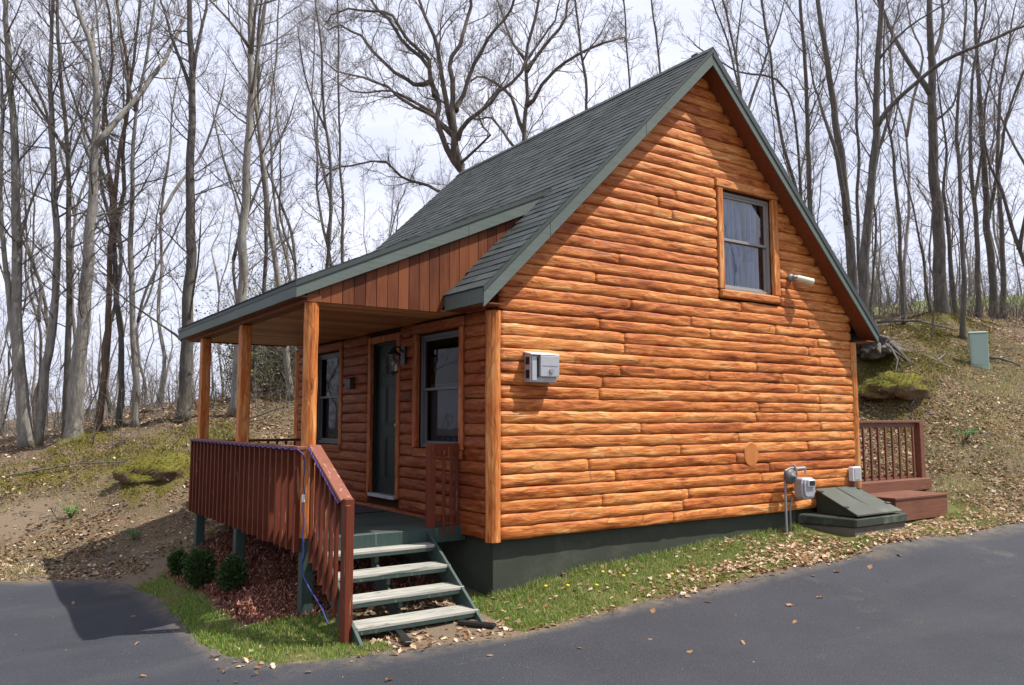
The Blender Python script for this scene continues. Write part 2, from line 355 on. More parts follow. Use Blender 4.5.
def log_wall(F,u0,u1,z0,z1,holes,clip=None,seed=0,depth=.047,short=(1.2,4.6)):
    mb=MB(); rg=random.Random(seed); k=0; z=z0
    while z<z1-.02:
        zc=z+PITCH/2
        iv=[(u0,u1)]
        if clip: 
            a,b=clip(zc); iv=[(a,b)] if b-a>.12 else []
        for (h0,h1,g0,g1) in holes:
            if g0-.03<zc<g1+.03:
                nv=[]
                for a,b in iv:
                    if h1<=a or h0>=b: nv.append((a,b)); continue
                    if h0-a>.05: nv.append((a,h0))
                    if b-h1>.05: nv.append((h1,b))
                iv=nv
        for a,b in iv:
            p=a
            while p<b-.01:
                q=p+rg.uniform(*short)
                if b-q<.7: q=b
                q=min(q,b)
                log_run(mb,F,p+(.002 if p>a else 0),q-(.002 if q<b else 0),zc,PITCH,depth,seed*100+k+p*.37,rg)
                p=q
        z+=PITCH; k+=1
    return mb
FG=lambda u,o,z:(u,-o,z)          # gable wall: looks toward -y
FF=lambda u,o,z:(-o,u,z)          # porch wall: looks toward -x
FR=lambda u,o,z:(u,L+o,z)         # rear gable
FB=lambda u,o,z:(W+o,u,z)         # uphill wall
cabin=thing('log_cabin','orange log-sided cabin with dark green shingle roof, covered porch and painted foundation','cabin',(0,0,-.6))
PC=cabin
# foundation, with its top set back under the logs
m=MB(); m.box(.05,W-.05,.05,L-.05,-1.2,.012); found=m.build('foundation',M['foundation'],PC)
# floor and wall cores
GW=(3.94,5.04,3.22,4.67)                       # gable window opening
def core_gable(name,F,win):
    m=MB()
    def zt(x): return zroof(x)-.27
    def q(u0,u1,z0,z1,slope=False):
        if slope: m.hexa([F(u0,-.0,z0),F(u1,-.0,z0),F(u1,-.14,z0),F(u0,-.14,z0),F(u0,0,zt(u0)),F(u1,0,zt(u1)),F(u1,-.14,zt(u1)),F(u0,-.14,zt(u0))])
        else: m.box(u0,u1,-.14,0,z0,z1,F)
    if win:
        u0,u1,z0,z1=GW
        q(0.0,u0,0,0,True) if False else None
        m2=[(0.0,XA),(XA,u0),(u1,W)]
        for a,b in m2: q(a,b,0.0,0,True)
        q(u0,u1,0.0,z0-.0); 
        m.hexa([F(u0,0,z1),F(u1,0,z1),F(u1,-.14,z1),F(u0,-.14,z1),F(u0,0,zt(u0)),F(u1,0,zt(u1)),F(u1,-.14,zt(u1)),F(u0,-.14,zt(u0))])
    else:
        q(0,XA,0,0,True); q(XA,W,0,0,True)
    return m
gw=core_gable('gable_wall',FG,True).build('gable_wall',M['chink'],PC)
def clipg(zc,end=.0):
    lo=max(.075,(zc-ZE)/SL-OE+.20); return (lo,W-lo)
def gable_holes(): return [(GW[0]-.13,GW[1]+.15,GW[2]-.14,GW[3]+.14)]
lm=log_wall(FG,0,W,0,6.45,gable_holes(),clipg,11).build('log_siding',M['log_x'],gw,recalc=True,smooth=True)
rg_=core_gable('rear_gable_wall',FR,False).build('rear_gable_wall',M['chink'],PC)
log_wall(FR,0,W,0,6.45,[],clipg,12).build('log_siding',M['log_x'],rg_,smooth=True)
# round log end showing on the gable
m=MB(); pts=[]
m.lathe([(.150,0),(.150,.042),(.140,.052),(.0,.054)],n=26,M=lambda x,y,z:(4.40+x*1.08+.012*noise.noise(Vector((x*8,y*8,0))),-(z+.002),.855+y*1.17))
m.build('log_end',board_mat('log_end_grain',(.33,.095,.022),(.55,.21,.055),'z',.6,isl=.1),gw,smooth=False)
# front (porch) wall with openings
WR=(.66,1.76,1.0,2.46); WL=(4.38,5.48,.97,2.45); DR=(2.36,3.2,.30,2.46)
fw=MB()
for a,b in ((.14,WR[0]),(WR[1],DR[0]),(DR[1],WL[0]),(WL[1],L-.14)): fw.box(a,b,-.14,0,0,2.9,FF)
for o in (WR,WL,DR): fw.box(o[0],o[1],-.14,0,0.0,o[2],FF); fw.box(o[0],o[1],-.14,0,o[3],2.9,FF)
fwo=fw.build('front_wall',M['chink'],PC)
tr=.105
log_wall(FF,.085,L-.085,0,2.66,[(WR[0]-tr,WR[1]+tr,WR[2]-tr,WR[3]+.3),(WL[0]-tr,WL[1]+tr,WL[2]-tr,WL[3]+.3),(DR[0]-tr,DR[1]+tr,DR[2]-.08,DR[3]+.3)],None,13,depth=.05,short=(.9,2.2)).build('log_siding',M['log_y_shaded'],fwo,smooth=True)
uw=MB(); uw.box(.14,L-.14,-.14,0,0,2.9,FB); uwo=uw.build('uphill_wall',M['chink'],PC)
log_wall(FB,.085,L-.085,0,2.8,[],None,14).build('log_siding',M['log_y_shaded'],uwo,smooth=True)
# corner posts
def corner(x,y,z1,r=.083,seed=0):
    m=MB(); n=34; pts=[]; rad=[]
    for i in range(n+1):
        z=-.012+(z1+.012)*i/n; pts.append((x+.006*noise.noise(Vector((z,seed,0))),y+.006*noise.noise(Vector((z,seed,4))),z)); rad.append(r*(1+.07*noise.noise(Vector((z*1.7,seed,2)))))
    m.tube(pts,rad,14); return m.build('corner_post',M['log_z'],PC,smooth=False)
corner(.015,.0,2.60,.088,1); corner(W-.02,.0,2.60,.075,2); corner(.015,L,2.6,.085,3); corner(W-.02,L,2.6,.08,4)
# interior
m=MB(); m.box(.3,W-.3,.55,L-.3,.05,.08); m.box(.3,W-.3,.60,L-.3,2.75,2.8); m.build('floor_slab',M['room'],PC)
# ---- openings: trim, frame, sashes
def window(F,o,par_wall,trimmat,name,sill_log,curtain,rec=.05,tw=(.12,.12)):
    u0,u1,z0,z1=o
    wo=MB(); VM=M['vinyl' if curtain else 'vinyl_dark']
    fr=.045
    wo.box(u0,u1,-rec-.05,-rec+.02,z0,z0+fr,F); wo.box(u0,u1,-rec-.05,-rec+.02,z1-fr,z1,F)
    wo.box(u0,u0+fr*.8,-rec-.05,-rec+.02,z0+fr,z1-fr,F); wo.box(u1-fr*.8,u1,-rec-.05,-rec+.02,z0+fr,z1-fr,F)
    w=wo.build('window',VM,PC,bevel=.003)
    for (a,b) in ((u0-tw[0],u0),(u1,u1+tw[1])):
        t=MB(); t.box(a,b,-.02,.061,z0-.012,z1+.02,F); t.build('casing',trimmat[0],w,bevel=.012)
    t=MB(); t.box(u0-tw[0]-.03,u1+tw[1]+.01,-.02,.066,z1+.022,z1+.022+.125,F); t.build('head_board',trimmat[1],w,bevel=.014)
    t=MB(); t.box(u0-tw[0]+.02,u1+tw[1]-.02,-.02,.07,z0-.014-.12,z0-.014,F); t.build('sill',trimmat[1],w,bevel=.022)
    for q in ((u0-.002,u0,z0,z1),(u1,u1+.002,z0,z1)):
        rv=MB(); rv.box(q[0]-.004,q[1]+.004,-.12,-.021,q[2],q[3],F); rv.build('jamb',VM,w)
    zm=(z0+z1)/2+.02; i0=u0+fr*.8; i1=u1-fr*.8; s=.036
    for nm,a,b,ofs in (('upper_sash',zm-.018,z1-fr,-.004),('lower_sash',z0+fr,zm+.018,-.03)):
        q=MB(); q.box(i0,i1,-rec-.03+ofs+.01,-rec+.01+ofs,a,a+s,F); q.box(i0,i1,-rec-.03+ofs+.01,-rec+.01+ofs,b-s,b,F)
        q.box(i0,i0+s,-rec-.03+ofs+.01,-rec+.01+ofs,a+s,b-s,F); q.box(i1-s,i1,-rec-.03+ofs+.01,-rec+.01+ofs,a+s,b-s,F)
        q.build(nm,VM,w,bevel=.002)
        g=MB(); gp=[Vector(F(i0+s-.003,-rec-.008+ofs,a+s-.003)),Vector(F(i1-s+.003,-rec-.008+ofs,a+s-.003)),Vector(F(i1-s+.003,-rec-.008+ofs,b-s+.003)),Vector(F(i0+s-.003,-rec-.008+ofs,b-s+.003))]
        if (gp[1]-gp[0]).cross(gp[2]-gp[1]).dot(Vector(F(0,1,0))-Vector(F(0,0,0)))<0: gp.reverse()   # the outer face must look outward
        g.poly(gp)
        g.build('pane',M['glass' if curtain else 'glass_screen'],w,recalc=False)
    bk=MB(); bk.box(u0-.2,u1+.2,-.62,-.60,z0-.2,z1+.2,F); bk.build('room_backdrop_wall',M['room'],w)
    if curtain:
        for (c0,c1,ph) in ((i0+.01,(i0+i1)/2+.04,0.),((i0+i1)/2+.14,i1-.10,2.)):
            cb=MB(); n=70; m_=9; base=0
            for j in range(m_+1):
                zz=z1-.04-(z1-z0-.1)*j/m_
                for i in range(n+1):
                    uu=c0+(c1-c0)*i/n+.01*math.sin(zz*5+i)
                    cb.v.append(F(uu,-rec-.12-.045*math.sin(i*.62+ph+.25*math.sin(j*.6))-.010*math.sin(i*1.7),zz))
            for j in range(m_):
                for i in range(n):
                    a=j*(n+1)+i; cb.f.append((a,a+1,a+n+2,a+n+1))
            c=cb.build('curtain',M['curtain'],w,recalc=False,smooth=True)
    else:
        cb=MB(); cb.box(i0+.01,i1-.01,-rec-.11,-rec-.105,z0+.05,z0+(z1-z0)*.56,F); cb.build('roller_shade',M['shade'],w)
    return w
w1=window(FG,GW,gw,(M['log_z'],M['log_x']),'gable',True,True,.05,(.12,.14)); tag(w1,'bedroom window in the gable with pale blue curtains')
w2=window(FF,WR,fwo,(M['log_z_shaded'],M['log_y_shaded']),'porch',True,False,.045,(.10,.10)); tag(w2,'porch window between the door and the near corner')
w3=window(FF,WL,fwo,(M['log_z_shaded'],M['log_y_shaded']),'porch',True,False,.045,(.10,.10)); tag(w3,'porch window beyond the door')
# ---- door
u0,u1,z0,z1=DR
d=MB(); d.box(u0+.03,u1-.03,-.10,-.055,z0+.02,z1-.03,FF); do=d.build('door',M['door'],PC)
m=MB()
cw=(u1-u0-.06); 
for ca in (u0+.03+.11,u0+.03+cw/2+.04):
    cb=ca+cw/2-.15
    for a,b in ((z0+.22,z0+.82),(z0+.98,z0+1.55),(z0+1.68,z0+1.98)):
        m.box(ca,cb,-.056,-.048,a,b,FF); m.box(ca+.035,cb-.035,-.050,-.038,a+.035,b-.035,FF)
m.build('raised_panel',M['door'],do,bevel=.004)
m=MB(); m.lathe([(.012,0),(.012,.03),(.03,.04),(.03,.06),(.012,.07)],n=12,M=lambda x,y,z:(.055-z-.0,u0+.1+x,z0+.98+y)); m.build('handle',paint_mat('brass_knob',(.45,.33,.12),.3,.5,.1,metal=.9),do,smooth=True)
m=MB(); m.box(u0-.1,u0,-.02,.055,z0-.02,z1+.1,FF); m.box(u1,u1+.1,-.02,.055,z0-.02,z1+.1,FF); m.box(u0+.002,u1-.002,-.02,.052,z1,z1+.1,FF)
m.build('door_casing',M['log_z_shaded'],do,bevel=.012)
m=MB(); m.box(u0,u1,-.12,.075,z0-.035,z0+.01,FF); m.build('threshold',M['galv'],do,bevel=.004)
m=MB(); m.box(u0,u0+.03,-.12,-.02,z0+.012,z1,FF); m.box(u1-.03,u1,-.12,-.02,z0+.012,z1,FF); m.box(u0+.03,u1-.03,-.12,-.02,z1-.03,z1,FF); m.build('door_frame',M['door'],do)
# ---- main roof
Y0,Y1=-OH,L+OH
def off(x,dz): return (x,zroof(x)+dz)
m=MB()
# left slope is cut back where the porch roof passes over it
m.prism([(-OE+.004,ZE-.022),(.72,zroof(.72)-.022),(.72,zroof(.72)-.07),(-OE+.004,ZE-.07)],Y0+.012,.574)
m.prism([(.72,zroof(.72)-.022),(XA,ZA-.022),(XA,ZA-.07),(.72,zroof(.72)-.07)],Y0+.012,Y1-.012)
m.prism([(XA,ZA-.022),(W+OE-.004,ZE-.022),(W+OE-.004,ZE-.07),(XA,ZA-.07)],Y0+.012,Y1-.012)
roof=m.build('roof',M['fascia_dark'],PC)
def shingle_field(P,s_len,y0,y1,skip=None,seed=0,expo=.142):
    """P(s,y,h): s up the slope from the eave"""
    mb=MB(); rg=random.Random(seed); n=int(math.ceil(s_len/expo))
    for i in range(n):
        s0=i*expo-(.012 if i==0 else 0); s1=min(s0+expo+.05,s_len)
        jog=rg.uniform(-.0015,.0015); y=y0-rg.uniform(0,.25)
        while y<y1:
            w=rg.choice((.12,.16,.2,.26,.33)); a=max(y,y0); b=min(y+w,y1); y+=w
            if b-a<.02: continue
            if skip and skip(s0,(a+b)/2): continue
            t=rg.choice((.013,.014,.017)); j=jog+rg.uniform(-.0006,.0006)
            t1=.004
            q=[P(s0+j,a+.001,0),P(s0+j,b-.001,0),P(s1,b-.001,-.004),P(s1,a+.001,-.004),P(s0+j,a+.001,t),P(s0+j,b-.001,t),P(s1,b-.001,t1),P(s1,a+.001,t1)]
            mb.hexa(q)
    return mb
LS=(XA+OE)*math.hypot(1,SL); ux=1/math.hypot(1,SL); uz=SL/math.hypot(1,SL)
PL=lambda s,y,h:(-OE+s*ux-h*uz, y, ZE-.018+s*uz+h*ux)
PR=lambda s,y,h:(W+OE-s*ux+h*uz, y, ZE-.018+s*uz+h*ux)
sh1=shingle_field(PL,LS,Y0-.008,Y1+.008,lambda s,y:(s<1.45 and y>.585),1).build('shingles',M['shingle'],roof,recalc=True)
sh2=shingle_field(PR,LS,Y0-.008,Y1+.008,None,2).build('shingles',M['shingle'],roof,recalc=True)
# ridge caps
m=MB(); y=Y0-.008
while y<Y1:
    e=min(y+.30,Y1+.008); h0,h1=(.016,.008)
    m.hexa([(XA,e,ZA-.01),(XA-.11,e,ZA-.118),(XA-.11,y,ZA-.112),(XA,y,ZA-.004),(XA,e,ZA+h1),(XA-.118,e,ZA-.105),(XA-.118,y,ZA-.094),(XA,y,ZA+h0)])
    m.hexa([(XA,e,ZA-.01),(XA+.11,e,ZA-.118),(XA+.11,y,ZA-.112),(XA,y,ZA-.004),(XA,e,ZA+h1),(XA+.118,e,ZA-.105),(XA+.118,y,ZA-.094),(XA,y,ZA+h0)])
    y+=.143
m.build('ridge_cap',M['shingle'],roof)
m=MB(); m.box(XA-.02,XA+.05,-.02,.10,ZA-.02,ZA+.035); m.build('ridge_bracket',M['black'],roof,bevel=.01)
# rake boards (two lengths each side, butted), drip edges
def rake(y0,y1,nm):
    for (xa,xb) in ((-OE,.62),(.624,2.2),(2.204,XA)):
        k=MB(); k.prism([(xa,zroof(xa)-.075),(xb,zroof(xb)-.075),(xb,zroof(xb)-.255),(xa,zroof(xa)-.255)],y0,y1); k.build('rake_board',M['fascia'],roof,bevel=.002)
    for (xa,xb) in ((XA+.003,5.4),(5.404,W+OE)):
        k=MB(); k.prism([(xa,zroof(xa)-.125),(xb,zroof(xb)-.125),(xb,zroof(xb)-.255),(xa,zroof(xa)-.255)],y0,y1); k.build('rake_board',M['fascia'],roof,bevel=.002)
rake(Y0,Y0+.024,'n'); rake(Y1-.024,Y1,'f')
for (a,b) in ((Y0-.012,Y0+.014),(Y1-.014,Y1+.012)):
    m=MB(); m.prism([(-OE-.006,ZE-.028),(XA,ZA-.022),(XA,ZA-.073),(-OE-.006,ZE-.079)],a,b); m.prism([(XA,ZA-.022),(W+OE+.006,ZE-.028),(W+OE+.006,ZE-.129),(XA,ZA-.123)],a,b)
    m.build('drip_edge',M['fascia_dark'],roof)
# soffits under the rakes (boards laid along the slope)
for (a,b) in ((Y0+.026,-.0),(L+.0,Y1-.026)):
    m=MB(); m.prism([(-OE+.03,ZE-.215),(XA-.002,ZA-.243),(XA-.002,ZA-.226),(-OE+.03,ZE-.198)],a,b); m.build('soffit',M['soffit'],roof)
    m=MB(); m.prism([(XA+.002,ZA-.243),(W+OE-.03,ZE-.215),(W+OE-.03,ZE-.198),(XA+.002,ZA-.226)],a,b); m.build('soffit',M['soffit'],roof)
# eave fascias and their soffits
m=MB(); m.box(-OE-.0,-OE+.024,Y0+.026,.574,ZE-.20,ZE-.030); m.build('eave_fascia',M['fascia'],roof,bevel=.002)
m=MB(); m.box(-OE+.026,.0,Y0+.026,.574,ZE-.205,ZE-.190); m.build('eave_soffit',M['soffit'],roof)
m=MB(); m.box(W+OE-.024,W+OE,Y0+.026,Y1-.026,ZE-.235,ZE-.045); m.build('eave_fascia',M['fascia'],roof,bevel=.002)
m=MB(); m.box(W+.0,W+OE-.026,Y0+.026,Y1-.026,ZE-.235,ZE-.218); m.build('eave_soffit',M['soffit'],roof)
# ---- porch roof
PX=-2.126; PZ=2.843; PS=.4556; PY0,PY1=.52,6.12
def zp(x): return PZ+PS*(x-PX)
XM=1.287
m=MB(); m.prism([(PX+.004,PZ-.022),(XM+.02,zp(XM+.02)-.022),(XM+.12,zp(XM+.12)-.07),(PX+.004,PZ-.07)],PY0+.012,PY1-.012)
pr=m.build('porch_roof',M['fascia_dark'],PC)
pu=1/math.hypot(1,PS); pv=PS*pu
PP=lambda s,y,h:(PX+s*pu-h*pv,y,PZ-.018+s*pv+h*pu)
shingle_field(PP,(XM-PX+.03)/pu,PY0-.008,PY1+.008,None,3).build('shingles',M['shingle'],pr)
for (a,b) in ((PY0,PY0+.024),(PY1-.024,PY1)):
    m=MB(); m.prism([(PX,PZ-.075),(.0,zp(0)-.075),(.0,zp(0)-.23),(PX,PZ-.20)],a,b); m.build('rake_board',M['fascia'],pr,bevel=.002)
    m=MB(); m.prism([(.003,zp(.003)-.075),(XM+.1,zp(XM+.1)-.075),(XM+.1,zp(XM+.1)-.23),(.003,zp(.003)-.23)],a,b); m.build('rake_board',M['fascia'],pr,bevel=.002)
for (a,b) in ((PY0-.012,PY0+.014),(PY1-.014,PY1+.012)):
    m=MB(); m.prism([(PX-.006,PZ-.026),(XM+.03,zp(XM+.03)-.022),(XM+.03,zp(XM+.03)-.073),(PX-.006,PZ-.077)],a,b); m.build('drip_edge',M['fascia_dark'],pr)
m=MB(); m.box(PX,PX+.024,PY0+.026,PY1-.026,PZ-.19,PZ-.034); m.build('eave_fascia',M['fascia'],pr,bevel=.002)
m=MB(); m.box(PX-.006,PX+.02,PY0+.016,PY1-.016,PZ-.075,PZ-.028); m.build('drip_edge',M['fascia_dark'],pr)
m=MB(); m.box(PX+.026,-1.99,PY0+.026,PY1-.026,PZ-.185,PZ-.170); m.build('eave_soffit',M['soffit'],pr)
# header beam over the posts
m=MB(); m.box(-1.99,-1.83,.56,6.0,2.615,2.70); m.build('header_beam',M['siding'],pr,bevel=.004)
# porch ceiling: narrow boards running along the porch depth
m=MB(); y=.62; rr=random.Random(4)
while y<6.02:
    m.box(-1.828,-.002,y,y+.083,2.64+rr.uniform(0,.003),2.66); y+=.0905
m.build('porch_ceiling',M['ceil'],PC)
# vertical board siding closing the side of the porch roof
def siding(y0,y1,nm):
    m=MB(); x=-1.985; rr=random.Random(9)
    while x<1.05:
        xb=min(x+.135,1.05); o=rr.uniform(0,.004)
        zl=2.62 if x<-.0 else max(2.62,zroof(x)-.2)
        zb=lambda q: max(2.622,zroof(q)-.12) if q>-.31 else 2.622
        if zp(x)-.2>zb(x)+.01:
            m.hexa([(x,y0-o,zb(x)),(xb-.006,y0-o,zb(xb)),(xb-.006,y1,zb(xb)),(x,y1,zb(x)),(x,y0-o,zp(x)-.075),(xb-.006,y0-o,zp(xb)-.075),(xb-.006,y1,zp(xb)-.075),(x,y1,zp(x)-.075)])
        x+=.135
    return m.build('board_siding',M['siding'],pr,bevel=.0015)
siding(.58,.60,'n'); siding(6.03,6.05,'f')
# ---- porch posts: orange above, green foot below
for i,(y,zg) in enumerate(((.64,-.68),(3.09,-.62),(5.19,-.52))):
    x=-1.91; r=.078
    if i==0:
        m=MB(); n=24; m.tube([(x+.005*noise.noise(Vector((k*.3,2,0))),y,.12+2.5*k/n) for k in range(n+1)],[r*(1+.05*noise.noise(Vector((k*.4,7,0)))) for k in range(n+1)],14)
    else:
        m=MB(); m.box(x-.07,x+.07,y-.07,y+.07,.12,2.612)
    po=m.build('porch_post',M['log_z'],PC,bevel=.012 if i else 0)
    m=MB(); m.box(x-.062,x+.062,y-.062,y+.062,zg-.25,.118); m.build('post_foot',M['green'],po,bevel=.006)
# ---- deck
DZ=.11
m=MB(); y=.62; rr=random.Random(5)
while y<6.1:
    m.box(-1.83,-.062,y,y+.134,DZ-.03,DZ+rr.uniform(-.001,.001)); y+=.14
dk=m.build('porch_deck',M['deckgreen'],PC,bevel=.002)
m=MB(); m.box(-1.83,-.30,.585,.617,-.06,DZ-.004); m.build('rim_board',M['green'],dk,bevel=.003)
m=MB(); m.box(-.30+.002,.02,.60,.617,-.06,DZ-.004); m.build('rim_board',M['green'],dk,bevel=.003)
m=MB()
for yy in (1.5,2.4,3.3,4.2,5.1,6.05): m.box(-1.83,-.06,yy,yy+.04,-.10,DZ-.032)
m.build('joist',M['green'],dk)
# ---- railing skirt of overlapping boards, with its top rail
rl=MB(); rl.box(-1.975,-1.95,.62,5.36,.86,.96); rl.box(-1.975,-1.95,.62,5.36,.10,.19)
rail=rl.build('porch_railing',M['red'],PC)
nb=24; rr=random.Random(3)
for k in range(nb):
    y=.665+(5.30-.665)*k/(nb-1); t=rr.uniform(-.012,.012)
    m=MB(); m.box(-2.052,-1.977,y-.02,y+.02,-.02+t,1.035); m.build('baluster',M['red'],rail,bevel=.003)
m=MB(); m.box(-2.058,-1.94,.575,5.38,1.038,1.075); m.build('top_rail',M['redrail'],rail,bevel=.006)
# far end rail across the porch
m=MB(); m.beam((-1.85,5.28,1.03),(-.06,5.28,1.03),.09,.04); m.beam((-1.85,5.28,.3),(-.06,5.28,.3),.04,.08)
fr_=m.build('end_railing',M['red'],PC,bevel=.004)
for k in range(12):
    m=MB(); x=-1.75+k*.145; m.box(x-.018,x+.018,5.242,5.258,.2,1.008); m.build('baluster',M['red'],fr_,bevel=.003)
# short railing between steps and wall
m=MB(); m.box(-.475,-.385,.60,.69,-.05,1.075); sr=m.build('short_railing',M['red'],PC,bevel=.006)
m=MB(); m.box(-.384,-.07,.615,.655,.925,1.075); m.build('top_rail',M['red'],sr,bevel=.006)
m=MB(); m.box(-.384,-.07,.625,.648,.16,.24); m.build('bottom_rail',M['red'],sr,bevel=.006)
for x in (-.28,-.175): 
    m=MB(); m.box(x-.02,x+.02,.59,.613,.0,.99); m.build('baluster',M['red'],sr,bevel=.004)
m=MB(); m.box(-.105,-.068,.61,.66,.0,.92); m.build('baluster',M['red'],sr,bevel=.004)
# ---- steps
stp=None
for x in (-1.195,-1.84,-.50):
    st=MB()
    prof=[(.615,.10),(.615,-.14),(-.49,-.93),(-.64,-.80),(-.64,-.725)] if x!=-1.195 else [(.58,-.12),(.58,-.36),(-.34,-.95),(-.40,-.90),(-.40,-.80)]
    n=len(st.v); st.v+=[(x,y,z) for y,z in prof]+[(x+.036,y,z) for y,z in prof]; k=5
    st.f.append(tuple(n+i for i in range(k))); st.f.append(tuple(n+k+i for i in range(k-1,-1,-1)))
    for i in range(k): st.f.append((n+i,n+(i+1)%k,n+k+(i+1)%k,n+k+i))
    if stp is None: stp=st.build('steps',M['green'],PC,bevel=.004)
    else: st.build('stringer',M['green'],stp,bevel=.004)
TR=[(.41,-.04),(.12,-.225),(-.17,-.41),(-.46,-.595)]
for i,(y,z) in enumerate(TR):
    m=MB(); m.box(-1.803,-.455,y,y+.285,z-.038,z); m.build('tread',M['tread'],stp,bevel=.007)
    m=MB(); m.box(-1.803,-.457,y+.004,y+.03,z-.075,z-.039); m.build('nosing',M['green'],stp,bevel=.003)
    m=MB(); m.box(-1.20,-1.155,y+.06,y+.12,z-.15-(0 if i<3 else 0),z-.04); m.build('tread_block',M['green'],stp,bevel=.003)
# ---- stair rail with newel post
NX,NY=-1.875,-.36
m=MB(); m.box(NX-.048,NX+.048,NY-.048,NY+.048,-.80,.60); m.box(NX-.052,NX-.0,NY-.085,NY-.05,-.72,.545); 
nr=m.build('stair_railing',M['red'],PC,bevel=.006)
m=MB(); m.beam((-1.875,.56,1.075),(-1.875,NY+.03,.575),.135,.038); m.build('top_rail',M['redrail'],nr,bevel=.006)
m=MB(); m.beam((-1.875,.57,1.0),(-1.875,NY+.05,.50),.036,.09); m.build('sub_rail',M['red'],nr,bevel=.005)
m=MB(); m.beam((-1.875,.57,.20),(-1.875,NY+.05,-.38),.036,.09); m.build('bottom_rail',M['green'],nr,bevel=.005)
for k in range(6):
    y=.50-.138*k; zt=1.03+(y-.56)*.5/.89; 
    m=MB(); m.box(-1.935,-1.897,y-.019,y+.019,zt-1.12+.03*math.sin(k*2),zt-.03); m.build('baluster',M['red'],nr,bevel=.004)
# ---------------------------------------------------------------- ground sheet and driveway
ASPH=[(-60,24),(-30,16),(-14,9.8),(-8,7.6),(-5.6,6.45),(-4.4,5.94),(-3.6,5.5),(-3.08,4.94),(-2.86,4.12),(-2.8,3.04),(-2.84,1.9),(-2.9,.87),(-2.82,.1),(-2.63,-.37),(-2.3,-.68),(-1.9,-.84),(-1.2,-.98),(-.51,-1.15),(.4,-1.12),(1.5,-1.04),(2.83,-1.04),(4,-1.09),(5.06,-1.14),(6.2,-1.2),(7.38,-1.22),(8.6,-1.22),(9.7,-1.3),(11,-1.5),(14,-2.2),(20,-4),(35,-9),(60,-18),
      (60,-30),(35,-20),(20,-14.5),(10,-12),(2,-12),(-5,-12.5),(-14,-12),(-30,-8),(-60,0)]
MULCH=[(-2.62,4.3),(-2.45,3.0),(-2.5,1.2),(-2.35,.55),(-1.75,.35),(-.1,.5),(0,5.6),(-1.6,5.6),(-2.2,4.9)]
def edge_pts(poly,step=.12,jit=.025,seed=1,near=14):
    out=[]; n=len(poly)
    for i in range(n):
        a=Vector(poly[i]); b=Vector(poly[(i+1)%n]); l=(b-a).length; st=step if a.length<near and b.length<near+4 else 1.2
        k=max(1,int(l/st))
        for j in range(k):
            p=a.lerp(b,j/k)
            if a.length<near: p=p+Vector((noise.noise(Vector((p.x*3.1,p.y*3.1,seed))),noise.noise(Vector((p.x*3.1,p.y*3.1,seed+7)))))*jit*2+Vector((noise.noise(Vector((p.x*11,p.y*11,seed))),noise.noise(Vector((p.x*11,p.y*11,seed+7)))))*jit*.8
            out.append((p.x,p.y))
    return out
def smooth_poly(poly):
    out=[]; n=len(poly)
    for i in range(n):
        p0,p1,p2,p3=[Vector(poly[(i+k)%n]) for k in (-1,0,1,2)]
        for j in range(4):
            t=j/4; out.append(tuple(.5*((2*p1)+(p2-p0)*t+(2*p0-5*p1+4*p2-p3)*t*t+(3*p1-p0-3*p2+p3)*t**3)))
    return out
AE=edge_pts(smooth_poly(ASPH))
def inside(X,Y,poly):
    P=np.array(poly); x=np.asarray(X); y=np.asarray(Y); r=np.zeros(x.shape,bool); n=len(P)
    for i in range(n):
        x1,y1=P[i]; x2,y2=P[(i+1)%n]
        c=((y1>y)!=(y2>y)); 
        if y1!=y2: r^= c & (x<(x2-x1)*(y-y1)/(y2-y1)+x1)
    return r
def pdist(X,Y,poly,closed=True):
    P=np.array(poly); X=np.asarray(X); Y=np.asarray(Y); d=np.full(X.shape,1e9); n=len(P)
    for i in range(n if closed else n-1):
        a=P[i]; b=P[(i+1)%n]; ab=b-a; L2=(ab**2).sum()+1e-12
        t=np.clip(((X-a[0])*ab[0]+(Y-a[1])*ab[1])/L2,0,1); d=np.minimum(d,np.hypot(X-a[0]-t*ab[0],Y-a[1]-t*ab[1]))
    return d
def vnoise(X,Y,s,seed=0):
    """cheap smooth value noise, arrays"""
    x=np.asarray(X)*s; y=np.asarray(Y)*s; xi=np.floor(x).astype(int); yi=np.floor(y).astype(int); fx=x-xi; fy=y-yi
    fx=fx*fx*(3-2*fx); fy=fy*fy*(3-2*fy)
    def h(a,b): 
        n=(a*374761393+b*668265263+seed*1442695)&0x7fffffff; n=((n^(n>>13))*1274126177)&0x7fffffff; return ((n^(n>>16))&0xffff)/65535.
    return (h(xi,yi)*(1-fx)+h(xi+1,yi)*fx)*(1-fy)+(h(xi,yi+1)*(1-fx)+h(xi+1,yi+1)*fx)*fy
def fbm(X,Y,s,seed=0,o=4): return sum(vnoise(X,Y,s*2**k,seed+k)*.5**k for k in range(o))/sum(.5**k for k in range(o))
